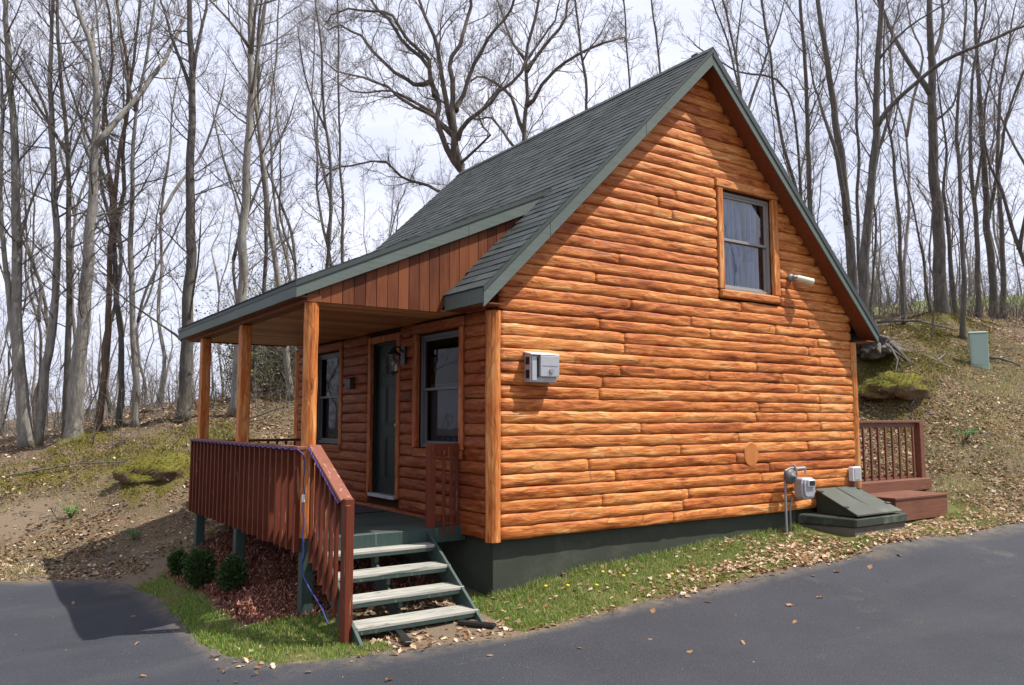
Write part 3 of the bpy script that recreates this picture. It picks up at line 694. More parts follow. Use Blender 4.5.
# mounds (x, y, radius x, radius y, height) on the bank
MOUNDS=[(-1.55,8.6,.95,.55,.34),(13.3,3.1,1.0,.8,.35),(14.2,2.6,.9,.6,.22),(19.3,4.7,1.0,.8,.25),(16.9,4.2,1.3,.8,.2),(-2.9,11.3,.7,.5,.18),(12.5,2.3,.8,.45,.30),(12.7,3.05,.6,.5,-.42),(-.6,9.3,.8,.5,.15)]
def ground_z(X,Y):
    z=hgt(X,Y); X=np.asarray(X,float); Y=np.asarray(Y,float)
    dA=pdist(X,Y,ASPH); ins=inside(X,Y,ASPH); sd_=np.where(ins,-dA,dA)
    b=np.clip(sd_/1.2,0,1); house=np.clip((np.maximum.reduce([-.3-X,X-W-.3,-.3-Y,Y-L-.3]))/.8,0,1)
    z=z+b*house*((fbm(X,Y,.8,3)-.5)*.32+(fbm(X,Y,3.1,5,3)-.5)*.10)+b*(fbm(X,Y,6,9,2)-.5)*.03
    for mx_,my_,rx,ry,h in MOUNDS:
        r=((X-mx_)/rx)**2+((Y-my_)/ry)**2; z=z+h*np.exp(-r**1.5*.9)
    return np.where(ins,z-.035*np.clip(dA/.05,0,1)-.0,z-.012*(1-np.clip(dA/.05,0,1)))
def gz1(x,y): return float(ground_z(np.array([x]),np.array([y]))[0])
def axis(lo,hi,step,far,gr=1.09):
    a=list(np.arange(lo,hi+1e-6,step)); s=step; v=hi
    while v<far: s*=gr; v+=s; a.append(v)
    s=step; v=lo; pre=[]
    while v>-far: s*=gr; v-=s; pre.append(v)
    return np.array(pre[::-1]+a)
def grid_mesh(name,xs,ys,mat):
    X,Y=np.meshgrid(xs,ys); Z=ground_z(X.ravel(),Y.ravel()); nx,ny=len(xs),len(ys)
    V=np.stack([X.ravel(),Y.ravel(),Z],1); i=np.arange((ny-1)*(nx-1)); r=i//(nx-1); c=i%(nx-1); a=r*nx+c
    Fc=np.stack([a,a+1,a+nx+1,a+nx],1)
    me=bpy.data.meshes.new(name); me.vertices.add(len(V)); me.vertices.foreach_set('co',V.ravel()); me.loops.add(len(Fc)*4); me.loops.foreach_set('vertex_index',Fc.ravel().astype(np.int32))
    me.polygons.add(len(Fc)); me.polygons.foreach_set('loop_start',np.arange(0,len(Fc)*4,4,dtype=np.int32)); me.update(calc_edges=True); me.validate(); me.shade_smooth()
    me.materials.append(mat); o=bpy.data.objects.new(name,me); COL.objects.link(o); return o,V
go,GV=grid_mesh('ground',axis(-7,22,.11,420),axis(-2.5,14.5,.11,420),M['ground'])
tag(go,'leaf-strewn wooded bank around the cabin and driveway','ground',kind='structure')
def setattr_(me,name,val):
    a=me.attributes.new(name,'FLOAT','POINT'); a.data.foreach_set('value',np.asarray(val,np.float32))
def masks(x,y):
    dA=np.where(inside(x,y,ASPH),0,pdist(x,y,ASPH)); near=np.exp(-((x-2)**2+(y-0)**2)/900)
    mul=inside(x,y,MULCH)*np.clip(pdist(x,y,MULCH)/.15,0,1); mul=np.maximum(mul,0)
    # lawn strips: along the mulch bed and in front of the gable
    g1=np.clip(1-(dA-.15)/.35,0,1)*((x<-1.6)&(y<4.4)&(y>-1))*(1-mul); g1=np.maximum(g1,((x>-2.6)&(x<-1.75)&(y<.75)&(y>-1.0))*.9*(1-mul))
    g2=((x>-.35)&(x<9.5)&(y<.3)&(y>-1.6))*np.clip((dA-.02)/.15,0,1)*np.clip(.95-(x-1.5)*.045,.55,.95)
    g3=((x>7.2)&(x<19)&(y>-1.6))*(.36*np.exp(-((y-(-.2+(x-9)*.30))/1.6)**2))
    grass=np.maximum.reduce([g1,g2,g3])
    m=np.zeros_like(x)
    for a,b,rx,ry,h in MOUNDS: m=np.maximum(m,np.exp(-(((x-a)/rx)**2+((y-b)/ry)**2)*.7))
    m=np.maximum(m,.68*np.exp(-((y-10.3-.02*x)/1.3)**2)*((x<0)&(x>-9)))
    m=np.maximum(m,.60*np.exp(-(((x+2.1)/.5)**2+((y-5.3)/.6)**2))); m=np.maximum(m,.54*((x>11)&(y>1.6+(x-12)*.25)&(y<3.4+(x-12)*.3)))
    dirt=np.maximum.reduce([.85*np.exp(-(((x+4.0)/.9)**2+((y-8.8)/.7)**2)),.8*np.exp(-((dA-.1)/.35)**2)*((y>4.2)),.9*((x>-1.75)&(x<-.3)&(y<.2)),.5*np.exp(-(dA/.10)**2),.62*((x>-2.7)&(x<-1.9)&(y>4.6)&(y<6.8))])
    fld=np.clip(((x-y*.25)-24)/3,0,1)*np.clip((y-5)/4,0,1)*((x>22))
    fld=fld*np.clip((np.hypot(x+5,y+7.7)-37)/3,0,1)
    return dict(grass=grass,moss=m,dirt=dirt,mulch=mul,field=fld)
for k_,v_ in masks(GV[:,0],GV[:,1]).items(): setattr_(go.data,k_,v_)
# driveway: constrained triangulation so its edge can wander
from mathutils.geometry import delaunay_2d_cdt
pts=[Vector(p) for p in AE]; ne=len(pts)
gx=list(np.arange(-9,12,.35)); gy=list(np.arange(-9,7,.35)); ext=[(x,y) for x in np.arange(-58,60,4) for y in np.arange(-28,22,4)]
cand=np.array([(x,y) for x in gx for y in gy]+ext)
ok_=inside(cand[:,0],cand[:,1],AE)&(pdist(cand[:,0],cand[:,1],ASPH)>.15)
pts+= [Vector(p) for p in cand[ok_]]
vs,_,fs,_,_,_=delaunay_2d_cdt(pts,[(i,(i+1)%ne) for i in range(ne)],[list(range(ne))],1,1e-5)
xs=np.array([v.x for v in vs]); ys=np.array([v.y for v in vs]); zz=hgt(xs,ys)+.004
me=bpy.data.meshes.new('driveway'); me.from_pydata([(a,b,c) for a,b,c in zip(xs,ys,zz)],[],[tuple(f) for f in fs]); me.update()
bm=bmesh.new(); bm.from_mesh(me); 
for f in bm.faces:
    if f.normal.z<0: f.normal_flip()
bm.to_mesh(me); bm.free(); me.shade_smooth(); me.materials.append(M['asphalt'])
setattr_(me,'edge',np.clip(1-pdist(xs,ys,ASPH)/.16,0,1))
dw=bpy.data.objects.new('driveway',me); COL.objects.link(dw); tag(dw,'dark asphalt driveway curving past the cabin','driveway',kind='structure')
sk=MB(); 
for i in range(ne):
    a=AE[i]; b=AE[(i+1)%ne]
# ---------------------------------------------------------------- things on and around the cabin
# electric disconnect box
t=thing('electric_meter_box','grey metal electric box with slotted side on the gable logs near the front corner post','electric box',(.62,-.05,1.77))
m=MB(); m.box(.42,.80,-.17,-.045,1.785,2.125); b=m.build('housing',M['galv'],t,bevel=.006)
m=MB(); m.hexa([(.405,-.045,2.128),(.40,-.215,2.10),(.815,-.215,2.10),(.81,-.045,2.128),(.405,-.045,2.150),(.40,-.215,2.112),(.815,-.215,2.112),(.81,-.045,2.150)]); m.build('rain_hood',paint_mat('bright_metal',(.62,.62,.64),.35,.5,.1,9,metal=.3),t,bevel=.002)
m=MB(); m.box(.535,.81,-.215,-.172,1.85,2.095); m.box(.43,.50,-.19,-.172,1.80,2.09); cv=m.build('cover',M['galv'],t,bevel=.005)
m=MB(); m.box(.56,.785,-.219,-.216,1.975,1.981); m.lathe([(.03,0),(.028,.012),(0,.012)],n=14,M=lambda x,y,z:(.69+x,-.216-z,1.92+y)); m.build('latch',M['pipe'],cv)
m=MB()
for z0,z1 in ((1.99,2.08),(1.83,1.93)): m.box(.416,.419,-.15,-.08,z0,z1)
m.build('side_slot',M['black'],t)
m=MB(); m.box(.515,.53,-.176,-.172,1.84,2.08); m.build('front_slot',M['black'],t)
# gas meter
t=thing('gas_meter','grey gas meter with regulator and riser pipe on the gable beside the cellar hatch','gas meter',(5.1,-.15,-.3))
m=MB(); m.tube([(4.99,-.16,-.45),(4.99,-.16,.46),(5.0,-.16,.60)],.017,8); m.build('riser_pipe',M['pipe'],t,smooth=False)
m=MB(); m.tube([(5.17,-.10,-.40),(5.17,-.10,.10),(5.2,-.13,.2)],.012,8); m.build('riser_pipe',M['pipe'],t)
m=MB(); m.lathe([(.03,-.06),(.095,-.05),(.11,-.02),(.11,.02),(.08,.05),(.035,.06),(.03,.10)],n=18,M=lambda x,y,z:(5.06+x,-.20-z*.9,.52+y)); rg=m.build('regulator',paint_mat('regulator_dark',(.10,.105,.11),.5),t,smooth=True)
m=MB(); m.tube([(5.0,-.16,.60),(5.1,-.17,.63),(5.45,-.17,.635),(5.47,-.17,.55)],.02,8); m.tube([(5.10,-.22,.70),(5.20,-.2,.63),(5.24,-.19,.52)],.016,8); m.tube([(5.3,-.03,.63),(5.3,-.17,.635)],.018,8); m.build('top_pipe',M['galv'],t)
m=MB(); 
prof=[(.0,.10),(.06,.10),(.13,.09),(.155,.02),(.155,-.10),(.13,-.19),(.08,-.22),(.0,-.22)]
def ext(mb,cx,y0,y1,cz,pr,s=1.):
    ring=[(cx+a*s,cz+b*s) for a,b in pr]+[(cx-a*s,cz+b*s) for a,b in pr[-2:0:-1]]
    mb.prism(ring,y0,y1)
ext(m,5.36,-.29,-.14,.40,prof); bd=m.build('meter_body',M['galv'],t,bevel=.014)
m=MB(); ext(m,5.36,-.315,-.291,.40,prof,.82); m.build('front_plate',M['galv'],bd,bevel=.008)
m=MB(); m.box(5.29,5.45,-.345,-.316,.37,.47); m.build('dial_box',M['whitebox'],bd,bevel=.006)
m=MB(); m.box(5.305,5.435,-.349,-.346,.385,.455); m.build('dial',M['black'],bd)
# junction box
t=thing('cable_box','small white cable box with a conduit at the far end of the gable','cable box',(6.83,-.05,.2))
m=MB(); m.box(6.72,6.94,-.14,-.055,.375,.60); b=m.build('housing',M['whitebox'],t,bevel=.008)
m=MB(); m.box(6.75,6.915,-.149,-.141,.40,.585); m.build('cover',M['galv'],b,bevel=.003)
m=MB(); m.tube([(6.83,-.09,.37),(6.83,-.09,.14)],.016,8); m.build('conduit',M['pipe'],t)
# flood light
t=thing('security_light','cream security light on a dark bracket right of the gable window','security light',(5.42,-.06,3.50))
m=MB(); m.lathe([(.055,0),(.055,.035),(.03,.05),(.03,.09)],n=14,M=lambda x,y,z:(5.42+x,-.05-z,3.52+y)); m.tube([(5.42,-.12,3.52),(5.47,-.17,3.50)],.032,10); m.build('bracket',M['pipe'],t)
m=MB(); m.tube([(5.44,-.15,3.505),(5.50,-.18,3.49),(5.60,-.215,3.465),(5.69,-.245,3.445)],[.042,.05,.056,.062],14); m.build('lamp_head',paint_mat('cream_plastic',(.62,.57,.42),.5),t,smooth=False,bevel=0)
# wall lantern beside the door
LX,LY=-.22,2.09
t=thing('wall_lantern','black glass-sided lantern on the porch wall beside the door','lantern',(-.05,LY,2.2))
m=MB(); m.box(-.085,-.055,LY-.06,LY+.06,2.10,2.34); m.tube([(-.08,LY,2.26),(-.14,LY,2.33),(-.20,LY,2.34),(LX,LY,2.30)],.012,8); m.build('bracket',M['black'],t)
m=MB(); m.lathe([(.0,.10),(.03,.085),(.05,.05),(.105,.0),(.105,-.012),(.0,-.012)],(LX,LY,2.225),8); m.build('cap',M['black'],t)
m=MB(); m.lathe([(.088,0),(.058,-.21)],(LX,LY,2.212),6); m.build('lantern_glass',M['lampglass'],t)
m=MB()
for k in range(6):
    a=k*math.pi/3; m.tube([(LX+.09*math.cos(a),LY+.09*math.sin(a),2.212),(LX+.06*math.cos(a),LY+.06*math.sin(a),2.0)],.005,4)
m.lathe([(.065,0),(.06,-.02),(.02,-.035),(.0,-.06)],(LX,LY,2.003),8); m.build('frame',M['black'],t)
m=MB(); m.lathe([(.012,0),(.012,.06),(.024,.08),(.026,.11),(.0,.15)],(LX,LY,2.01),10); m.build('bulb',paint_mat('frosted_bulb',(.6,.58,.5),.4),t)
# small dark plaque on the logs left of the door
t=thing('mailbox','small dark box fixed to the porch logs between door and far window','mailbox',(-.06,3.86,1.83))
m=MB(); m.box(-.13,-.05,3.77,3.96,1.83,1.98); b=m.build('box_body',paint_mat('dark_bronze',(.045,.035,.025),.5),t,bevel=.006)
m=MB(); m.hexa([(-.145,3.76,1.981),(-.045,3.76,1.981),(-.045,3.97,1.981),(-.145,3.97,1.981),(-.14,3.765,1.992),(-.045,3.765,2.01),(-.045,3.965,2.01),(-.14,3.965,1.992)]); m.build('lid',paint_mat('dark_bronze_lid',(.06,.05,.035),.5),t)
# doormat
m=MB(); m.box(-.72,-.16,2.42,3.22,DZ+.004,DZ+.018); tag(m.build('doormat',M['mat'],None,bevel=.004),'dark flat doormat on the green porch floor at the door','doormat')
# rope light along the rails
pts=[]
for k in range(nb*4):
    y=5.30-(5.30-.62)*k/(nb*4-1); ph=k%4; pts.append((-2.062-(.0,.010,.016,.010)[ph],y,1.048+(.0,-.014,-.020,-.010)[ph]+.010))
pts+=[(-2.05,.56,1.04),(-2.0,.545,.99),(-1.99,.55,.93)]
m=MB(); m.tube(pts,.009,6); rp=m.build('rope_light',M['rope']); tag(rp,'violet rope light wound along the top rail of the long porch railing','rope light')
m=MB(); pts=[(-1.985,.545,.96)]
for k in range(14): pts.append((-1.99+.008*math.sin(k*1.9),.535-.002*k,.93-k*.085))
pts+= [(-1.985,.47,-.26),(-1.975,.36,-.34),(-1.96,.2,-.42),(-1.95,.05,-.50),(-1.95,-.1,-.60)]
m.tube(pts,.007,6); tag(m.build('power_cord',M['blue']),'blue cord hanging down the near porch post and along the stair stringer','cord')
m=MB(); m.box(-2.012,-1.985,.50,.535,.50,.58); tag(m.build('cord_plug',M['whitebox'],None,bevel=.006),'small white plug halfway down the blue cord','plug')
m=MB(); pts=[]
for k in range(26):
    f=k/25; y=.53-(.53-(NY+.05))*f; z=1.06-(1.06-.56)*f; pts.append((-1.948-.006*(k%2),y,z-.006*(k%2)))
m.tube(pts,.009,6); tag(m.build('rope_light',M['rope']),'violet rope light following the sloping stair handrail','rope light')
# cellar hatch
BX0,BX1,BY=5.72,7.08,-.80
t=thing('cellar_hatch','low sloping dark green cellar hatch against the gable foundation','cellar hatch',(6.4,-.4,-.3))
m=MB(); m.hexa([(5.5,.045,-.21),(BX1,.045,-.21),(BX1,BY,-.21),(BX0,BY,-.21),(5.5,.045,-.06),(BX1,.045,-.06),(BX1,BY,-.075),(BX0,BY,-.075)][0:8]); curb=m.build('curb',M['bulkbase'],t,bevel=.02)
m=MB(); m.hexa([(5.86,-.062,-.058),(6.8,-.062,-.058),(6.84,BY+.05,-.058),(5.80,BY+.05,-.058),(5.86,-.062,.275),(6.8,-.062,.275),(6.84,BY+.05,-.045),(5.80,BY+.05,-.045)]); m.build('side_panel',M['bulkbase'],t)
m=MB(); m.hexa([(5.83,-.062,.277),(6.83,-.062,.277),(6.92,BY-.0,-.048),(5.76,BY-.0,-.048),(5.83,-.062,.30),(6.83,-.062,.30),(6.92,BY-.0,-.022),(5.76,BY-.0,-.022)]); lid=m.build('lid',M['bulk'],t,bevel=.004)
m=MB(); m.beam((6.33,-.09,.302),(6.36,BY+.04,-.012),.010,.006); m.build('seam_strip',M['bulkbase'],lid)
for (x,y,z) in ((5.83,-.16,.27),(5.79,-.60,.075),(6.845,-.16,.27),(6.88,-.60,.075)):
    m=MB(); m.beam((x-.05,y,z),(x+.05,y,z),.05,.012,(0,-.4,1)); m.build('hinge',M['bulkbase'],lid,bevel=.003)
m=MB(); m.hexa([(5.55,.04,-.6),(BX1-.03,.04,-.6),(BX1-.03,BY+.035,-.6),(BX0+.02,BY+.035,-.6),(5.55,.04,-.212),(BX1-.03,.04,-.212),(BX1-.03,BY+.035,-.212),(BX0+.02,BY+.035,-.212)]); tag(m.build('footing',M['stone'],t),None)
# rear deck
t=thing('rear_deck','brown stained deck with two broad steps and railing at the uphill end of the gable','deck',(8.2,.8,0))
DK=.29
m=MB(); y=.205
while y<2.9: m.box(W+.09,9.62,y,y+.135,DK-.035,DK); y+=.141
dk2=m.build('platform',M['brown'],t,bevel=.003)
m=MB(); m.box(W+.10,9.61,.17,.202,DK-.19,DK-.002); m.box(9.612,9.644,.20,2.9,DK-.19,DK-.002); m.build('rim_board',M['brown'],t,bevel=.003)
m=MB(); m.box(W+.14,9.42,.24,.30,-.3,DK-.2); m.build('under_frame',M['brown'],t)
m=MB(); m.box(7.17,8.76,-.56,-.34,.085,.12); m.box(7.17,8.76,-.335,-.10,.085,.12); m.box(7.17,8.76,-.095,.165,.085,.12); stp2=m.build('step',M['brown'],t,bevel=.004)
m=MB(); m.box(7.19,8.74,-.545,-.51,-.25,.083); m.box(7.19,7.225,-.505,.16,-.25,.083); m.box(8.705,8.74,-.505,.16,-.25,.083); m.build('riser',M['brown'],stp2,bevel=.003)
def rpost(x,y,s=.05,z1=1.29):
    m=MB(); m.box(x-s,x+s,y-s,y+s,-.1,z1); return m.build('rail_post',M['brown'],t,bevel=.006)
rpost(9.66,.40,.07); rpost(7.62,.42,.06); rpost(7.25,.36,.09,1.31); rpost(9.55,2.8,.05); rpost(8.0,2.8,.055)
m=MB(); m.box(7.3,9.76,.345,.48,1.292,1.33); m.build('top_rail',M['brown'],t,bevel=.005)
m=MB(); m.box(7.3,9.585,.40,.44,1.20,1.288); m.build('sub_rail',M['brown'],t,bevel=.005)
m=MB(); m.box(7.3,9.585,.40,.44,.33,.38); m.build('bottom_rail',M['brown'],t,bevel=.005)
for k in range(8):
    x=7.86+k*.222; m=MB(); m.box(x-.02,x+.02,.36,.394,.30,1.21); m.build('baluster',M['brown'],t,bevel=.003)
# utility pedestal
ux_,uy_=16.62,2.55; uz_=gz1(ux_,uy_)-.02
t=thing('utility_box','pale green metal utility box standing on the leafy bank among trees','utility box',(ux_,uy_,uz_))
def RM(x,y,z,a=-1.0): return (ux_+x*math.cos(a)-y*math.sin(a),uy_+x*math.sin(a)+y*math.cos(a),uz_+z)
m=MB(); m.box(-.20,.20,-.18,.18,-.1,.86,RM); b=m.build('cabinet',M['utility'],t,bevel=.008)
m=MB(); m.hexa([RM(-.215,-.205,.86),RM(.215,-.205,.86),RM(.215,.20,.86),RM(-.215,.20,.86),RM(-.215,-.205,.89),RM(.215,-.205,.89),RM(.215,.20,.94),RM(-.215,.20,.94)]); m.build('cap',paint_mat('utility_cap',(.36,.46,.40),.4),t,bevel=.006)
m=MB(); m.box(-.165,.165,-.188,-.181,.06,.80,RM); m.build('door',M['utility'],b,bevel=.003)
# evergreen shrubs on the mulch bed
def leaf_ball(mb,c,rx,rz,n,rg,size=.02,flat=.0,shell=.55,stemlike=False):
    for i in range(n):
        while True:
            d=Vector((rg.gauss(0,1),rg.gauss(0,1),rg.gauss(0,1)))
            if d.length>1e-3: break
        d.normalize(); rr=shell+(1-shell)*rg.random()**.6; bump=1+.34*noise.noise(d*1.9+Vector(c))+.22*noise.noise(d*4.5+Vector(c))
        p=Vector(c)+Vector((d.x*rx,d.y*rx,d.z*rz))*rr*bump
        a=(d+Vector((rg.uniform(-.8,.8),rg.uniform(-.8,.8),rg.uniform(-.2,1.0)))).normalized(); b=a.orthogonal().normalized(); b.rotate(Matrix.Rotation(rg.uniform(0,6.28),3,a))
        s=size*rg.uniform(.6,1.3)
        mb.poly([p-b*s*.35,p+a*s*.5-b*s*.45,p+a*s*1.5,p+a*s*.5+b*s*.45])
for (x,y,r,h,lab) in ((-2.42,4.07,.13,.30,'smallest round evergreen shrub, furthest along the mulch bed'),(-2.36,3.20,.195,.46,'largest round evergreen shrub, middle of the three on the mulch bed'),(-2.16,2.44,.165,.38,'loose evergreen shrub nearest the porch steps on the mulch bed')):
    rg=random.Random(int(x*100)); z=gz1(x,y)
    t=thing('shrub',lab,'shrub',(x,y,z))
    m=MB(); leaf_ball(m,(x,y,z+h*.50),r*.95,h*.50,4200,rg,.021,shell=.35)
    for k in range(16):   # stray shoots
        d=Vector((rg.gauss(0,1),rg.gauss(0,1),abs(rg.gauss(.6,.7)))).normalized(); o=Vector((x,y,z+h*.5)); e=o+Vector((d.x*r,d.y*r,d.z*h*.5))*rg.uniform(1.1,1.4)
        for q in range(26):
            p=o.lerp(e,rg.uniform(.7,1.))+Vector((rg.gauss(0,.008),rg.gauss(0,.008),rg.gauss(0,.008))); a=(d+Vector((rg.gauss(0,.7),rg.gauss(0,.7),rg.gauss(0,.7)))).normalized(); b=a.orthogonal().normalized(); s_=rg.uniform(.014,.028)
            m.poly([p,p+a*s_*.5-b*s_*.3,p+a*s_,p+a*s_*.5+b*s_*.3])
    m.build('foliage',M['shrub'],t,recalc=False)
    m=MB()
    for k in range(9):
        a=k*.7; m.tube([(x,y,z-.03),(x+.3*r*math.cos(a),y+.3*r*math.sin(a),z+h*.3),(x+.7*r*math.cos(a),y+.7*r*math.sin(a),z+h*.7)],[.011,.008,.004],5)
    m.build('stem',M['bark_d'],t)
# fresh green sprigs
for i,(x,y,h,n,lab) in enumerate(((11.98,.72,.30,260,'bright green leafy sprig on the bank right of the rear deck'),(-3.29,8.5,.22,200,'bright green leafy sprig on the bank beyond the driveway'),(-2.49,7.11,.16,120,'small green sprig between the driveway bank and the porch'))):
    rg=random.Random(i); z=gz1(x,y); t=thing('leafy_sprig',lab,'plant',(x,y,z)); m=MB(); s=MB()
    for k in range(14):
        a=rg.uniform(0,6.28); rr=rg.uniform(.3,1)*h*.9; top=Vector((x+rr*math.cos(a),y+rr*math.sin(a),z+h*rg.uniform(.5,1.1))); s.tube([(x,y,z-.02),tuple(Vector((x,y,z)).lerp(top,.5)+Vector((0,0,.04))),tuple(top)],[.004,.003,.002],4)
        for q in range(n//14):
            f=rg.uniform(.35,1.05); p=Vector((x,y,z)).lerp(top,f)+Vector((rg.gauss(0,.025),rg.gauss(0,.025),rg.gauss(0,.02)+.04*math.sin(f*3)))
            d=Vector((rg.uniform(-1,1),rg.uniform(-1,1),rg.uniform(-.2,.9))).normalized(); b=d.orthogonal().normalized(); sz=rg.uniform(.02,.045)
            m.poly([p,p+d*sz*.5+b*sz*.28,p+d*sz,p+d*sz*.5-b*sz*.28])
    s.build('stem',M['shrub'],t); m.build('foliage',M['sprig'],t,recalc=False)
# uprooted stump in the hollow by the uphill corner
def blob(name,c,r,seed,mat,amp=.3,fr=1.3,parent=None,n=4,zs=1.):
    bm=bmesh.new(); bmesh.ops.create_icosphere(bm,subdivisions=n,radius=1)
    for v in bm.verts:
        d=v.co.normalized(); k=1+amp*noise.noise(d*fr+Vector((seed,0,0)))+amp*.5*noise.noise(d*fr*2.7+Vector((0,seed,0)))+amp*.22*noise.noise(d*fr*7+Vector((0,0,seed)))
        v.co=Vector((d.x*r[0],d.y*r[1],d.z*r[2]))*k+Vector(c)
    me=bpy.data.meshes.new(name); bm.to_mesh(me); bm.free(); me.shade_smooth(); me.materials.append(mat)
    o=bpy.data.objects.new(name,me); COL.objects.link(o)
    if parent: put(o,parent)
    return o
sx,sy=13.25,3.35; sz=gz1(sx,sy)
t=thing('uprooted_stump','weathered grey uprooted stump with bare roots on the bank above the rear deck','stump',(sx,sy,sz))
blob('stump_body',(sx,sy,sz+.22),(.72,.45,.27),3,M['bark_d'],.6,1.5,t)
m=MB(); rg=random.Random(5)
for (p0,p1,p2,r) in (((-.5,-.4,.25),(-1.0,-.7,.0),(-1.5,-.9,.12),.05),((.0,-.4,.3),(.15,-.8,-.2),(.12,-.95,-.8),.04),((-.3,-.3,.35),(-.1,-.8,-.1),(.4,-1.1,-.75),.025),((.4,-.1,.3),(.9,-.2,.28),(1.25,-.45,.15),.045),((-.6,.1,.3),(-1.1,-.2,.35),(-1.5,-.3,.25),.05),((-.2,-.5,.2),(-.6,-.9,-.15),(-.9,-1.0,-.5),.03)):
    m.tube([(sx+a,sy+b,sz+c) for a,b,c in (p0,p1,p2)],[r,r*.8,r*.35],7)
m.build('root',M['bark_d'],t)
# fallen branches (each one lies on the bank)
def stick(pts,r,lab,mat,seed=0,side=True):
    rg=random.Random(seed); P=[Vector((x,y,gz1(x,y)+dz)) for x,y,dz in pts]; Q=[]
    for i in range(len(P)-1):
        for k in range(4): Q.append(P[i].lerp(P[i+1],k/4)+Vector((0,0,rg.uniform(-.01,.015))))
    Q.append(P[-1]); n=len(Q); m=MB(); m.tube(Q,[r*(1-.7*i/n) for i in range(n)],7)
    if side:
        for k in range(3):
            i=rg.randrange(2,n-1); d=Vector((rg.uniform(-1,1),rg.uniform(-1,1),rg.uniform(.1,.6))).normalized(); l=rg.uniform(.2,.5); m.tube([Q[i],Q[i]+d*l*.5,Q[i]+d*l+Vector((0,0,-.05))],[r*.4,r*.3,r*.12],5)
    o=m.build('fallen_branch',mat); c=sum(Q,Vector())/n; origin_to(o,c); tag(o,lab,'branch'); return o
stick([(16.6,5.3,.12),(17.3,4.5,.2),(18.3,3.9,.05)],.05,'long dark branch lying across the bank behind the right rake end',M['bark_d'],1)
stick([(14.7,3.4,.1),(14.95,3.0,.12),(15.0,2.5,.05)],.035,'pale bare branch on the mossy bank above the stump',M['bark_p'],2)
stick([(13.0,2.2,.02),(12.6,1.9,.18),(12.1,1.9,.05)],.018,'thin twig poking from the moss behind the deck railing',M['bark_p'],3)
stick([(16.9,2.9,.04),(17.3,2.35,.12),(17.6,2.0,.02)],.05,'short dark branch lying beside the green utility box',M['bark_d'],4)
stick([(.3,10.3,.1),(1.0,10.1,.25),(1.7,10.3,.3)],.025,'dark branch on the bank behind the far porch rail',M['bark_d'],5)
stick([(-4.2,10.4,.03),(-3.1,10.2,.12),(-2.4,10.0,.05),(-1.8,9.6,.03)],.018,'long crooked branch along the foot of the left mossy bank',M['bark_d'],6)
stick([(-2.3,9.0,.02),(-1.95,8.45,.22),(-1.75,8.3,.1)],.022,'pale forked stick leaning on the left mossy mound',M['bark_p'],7)
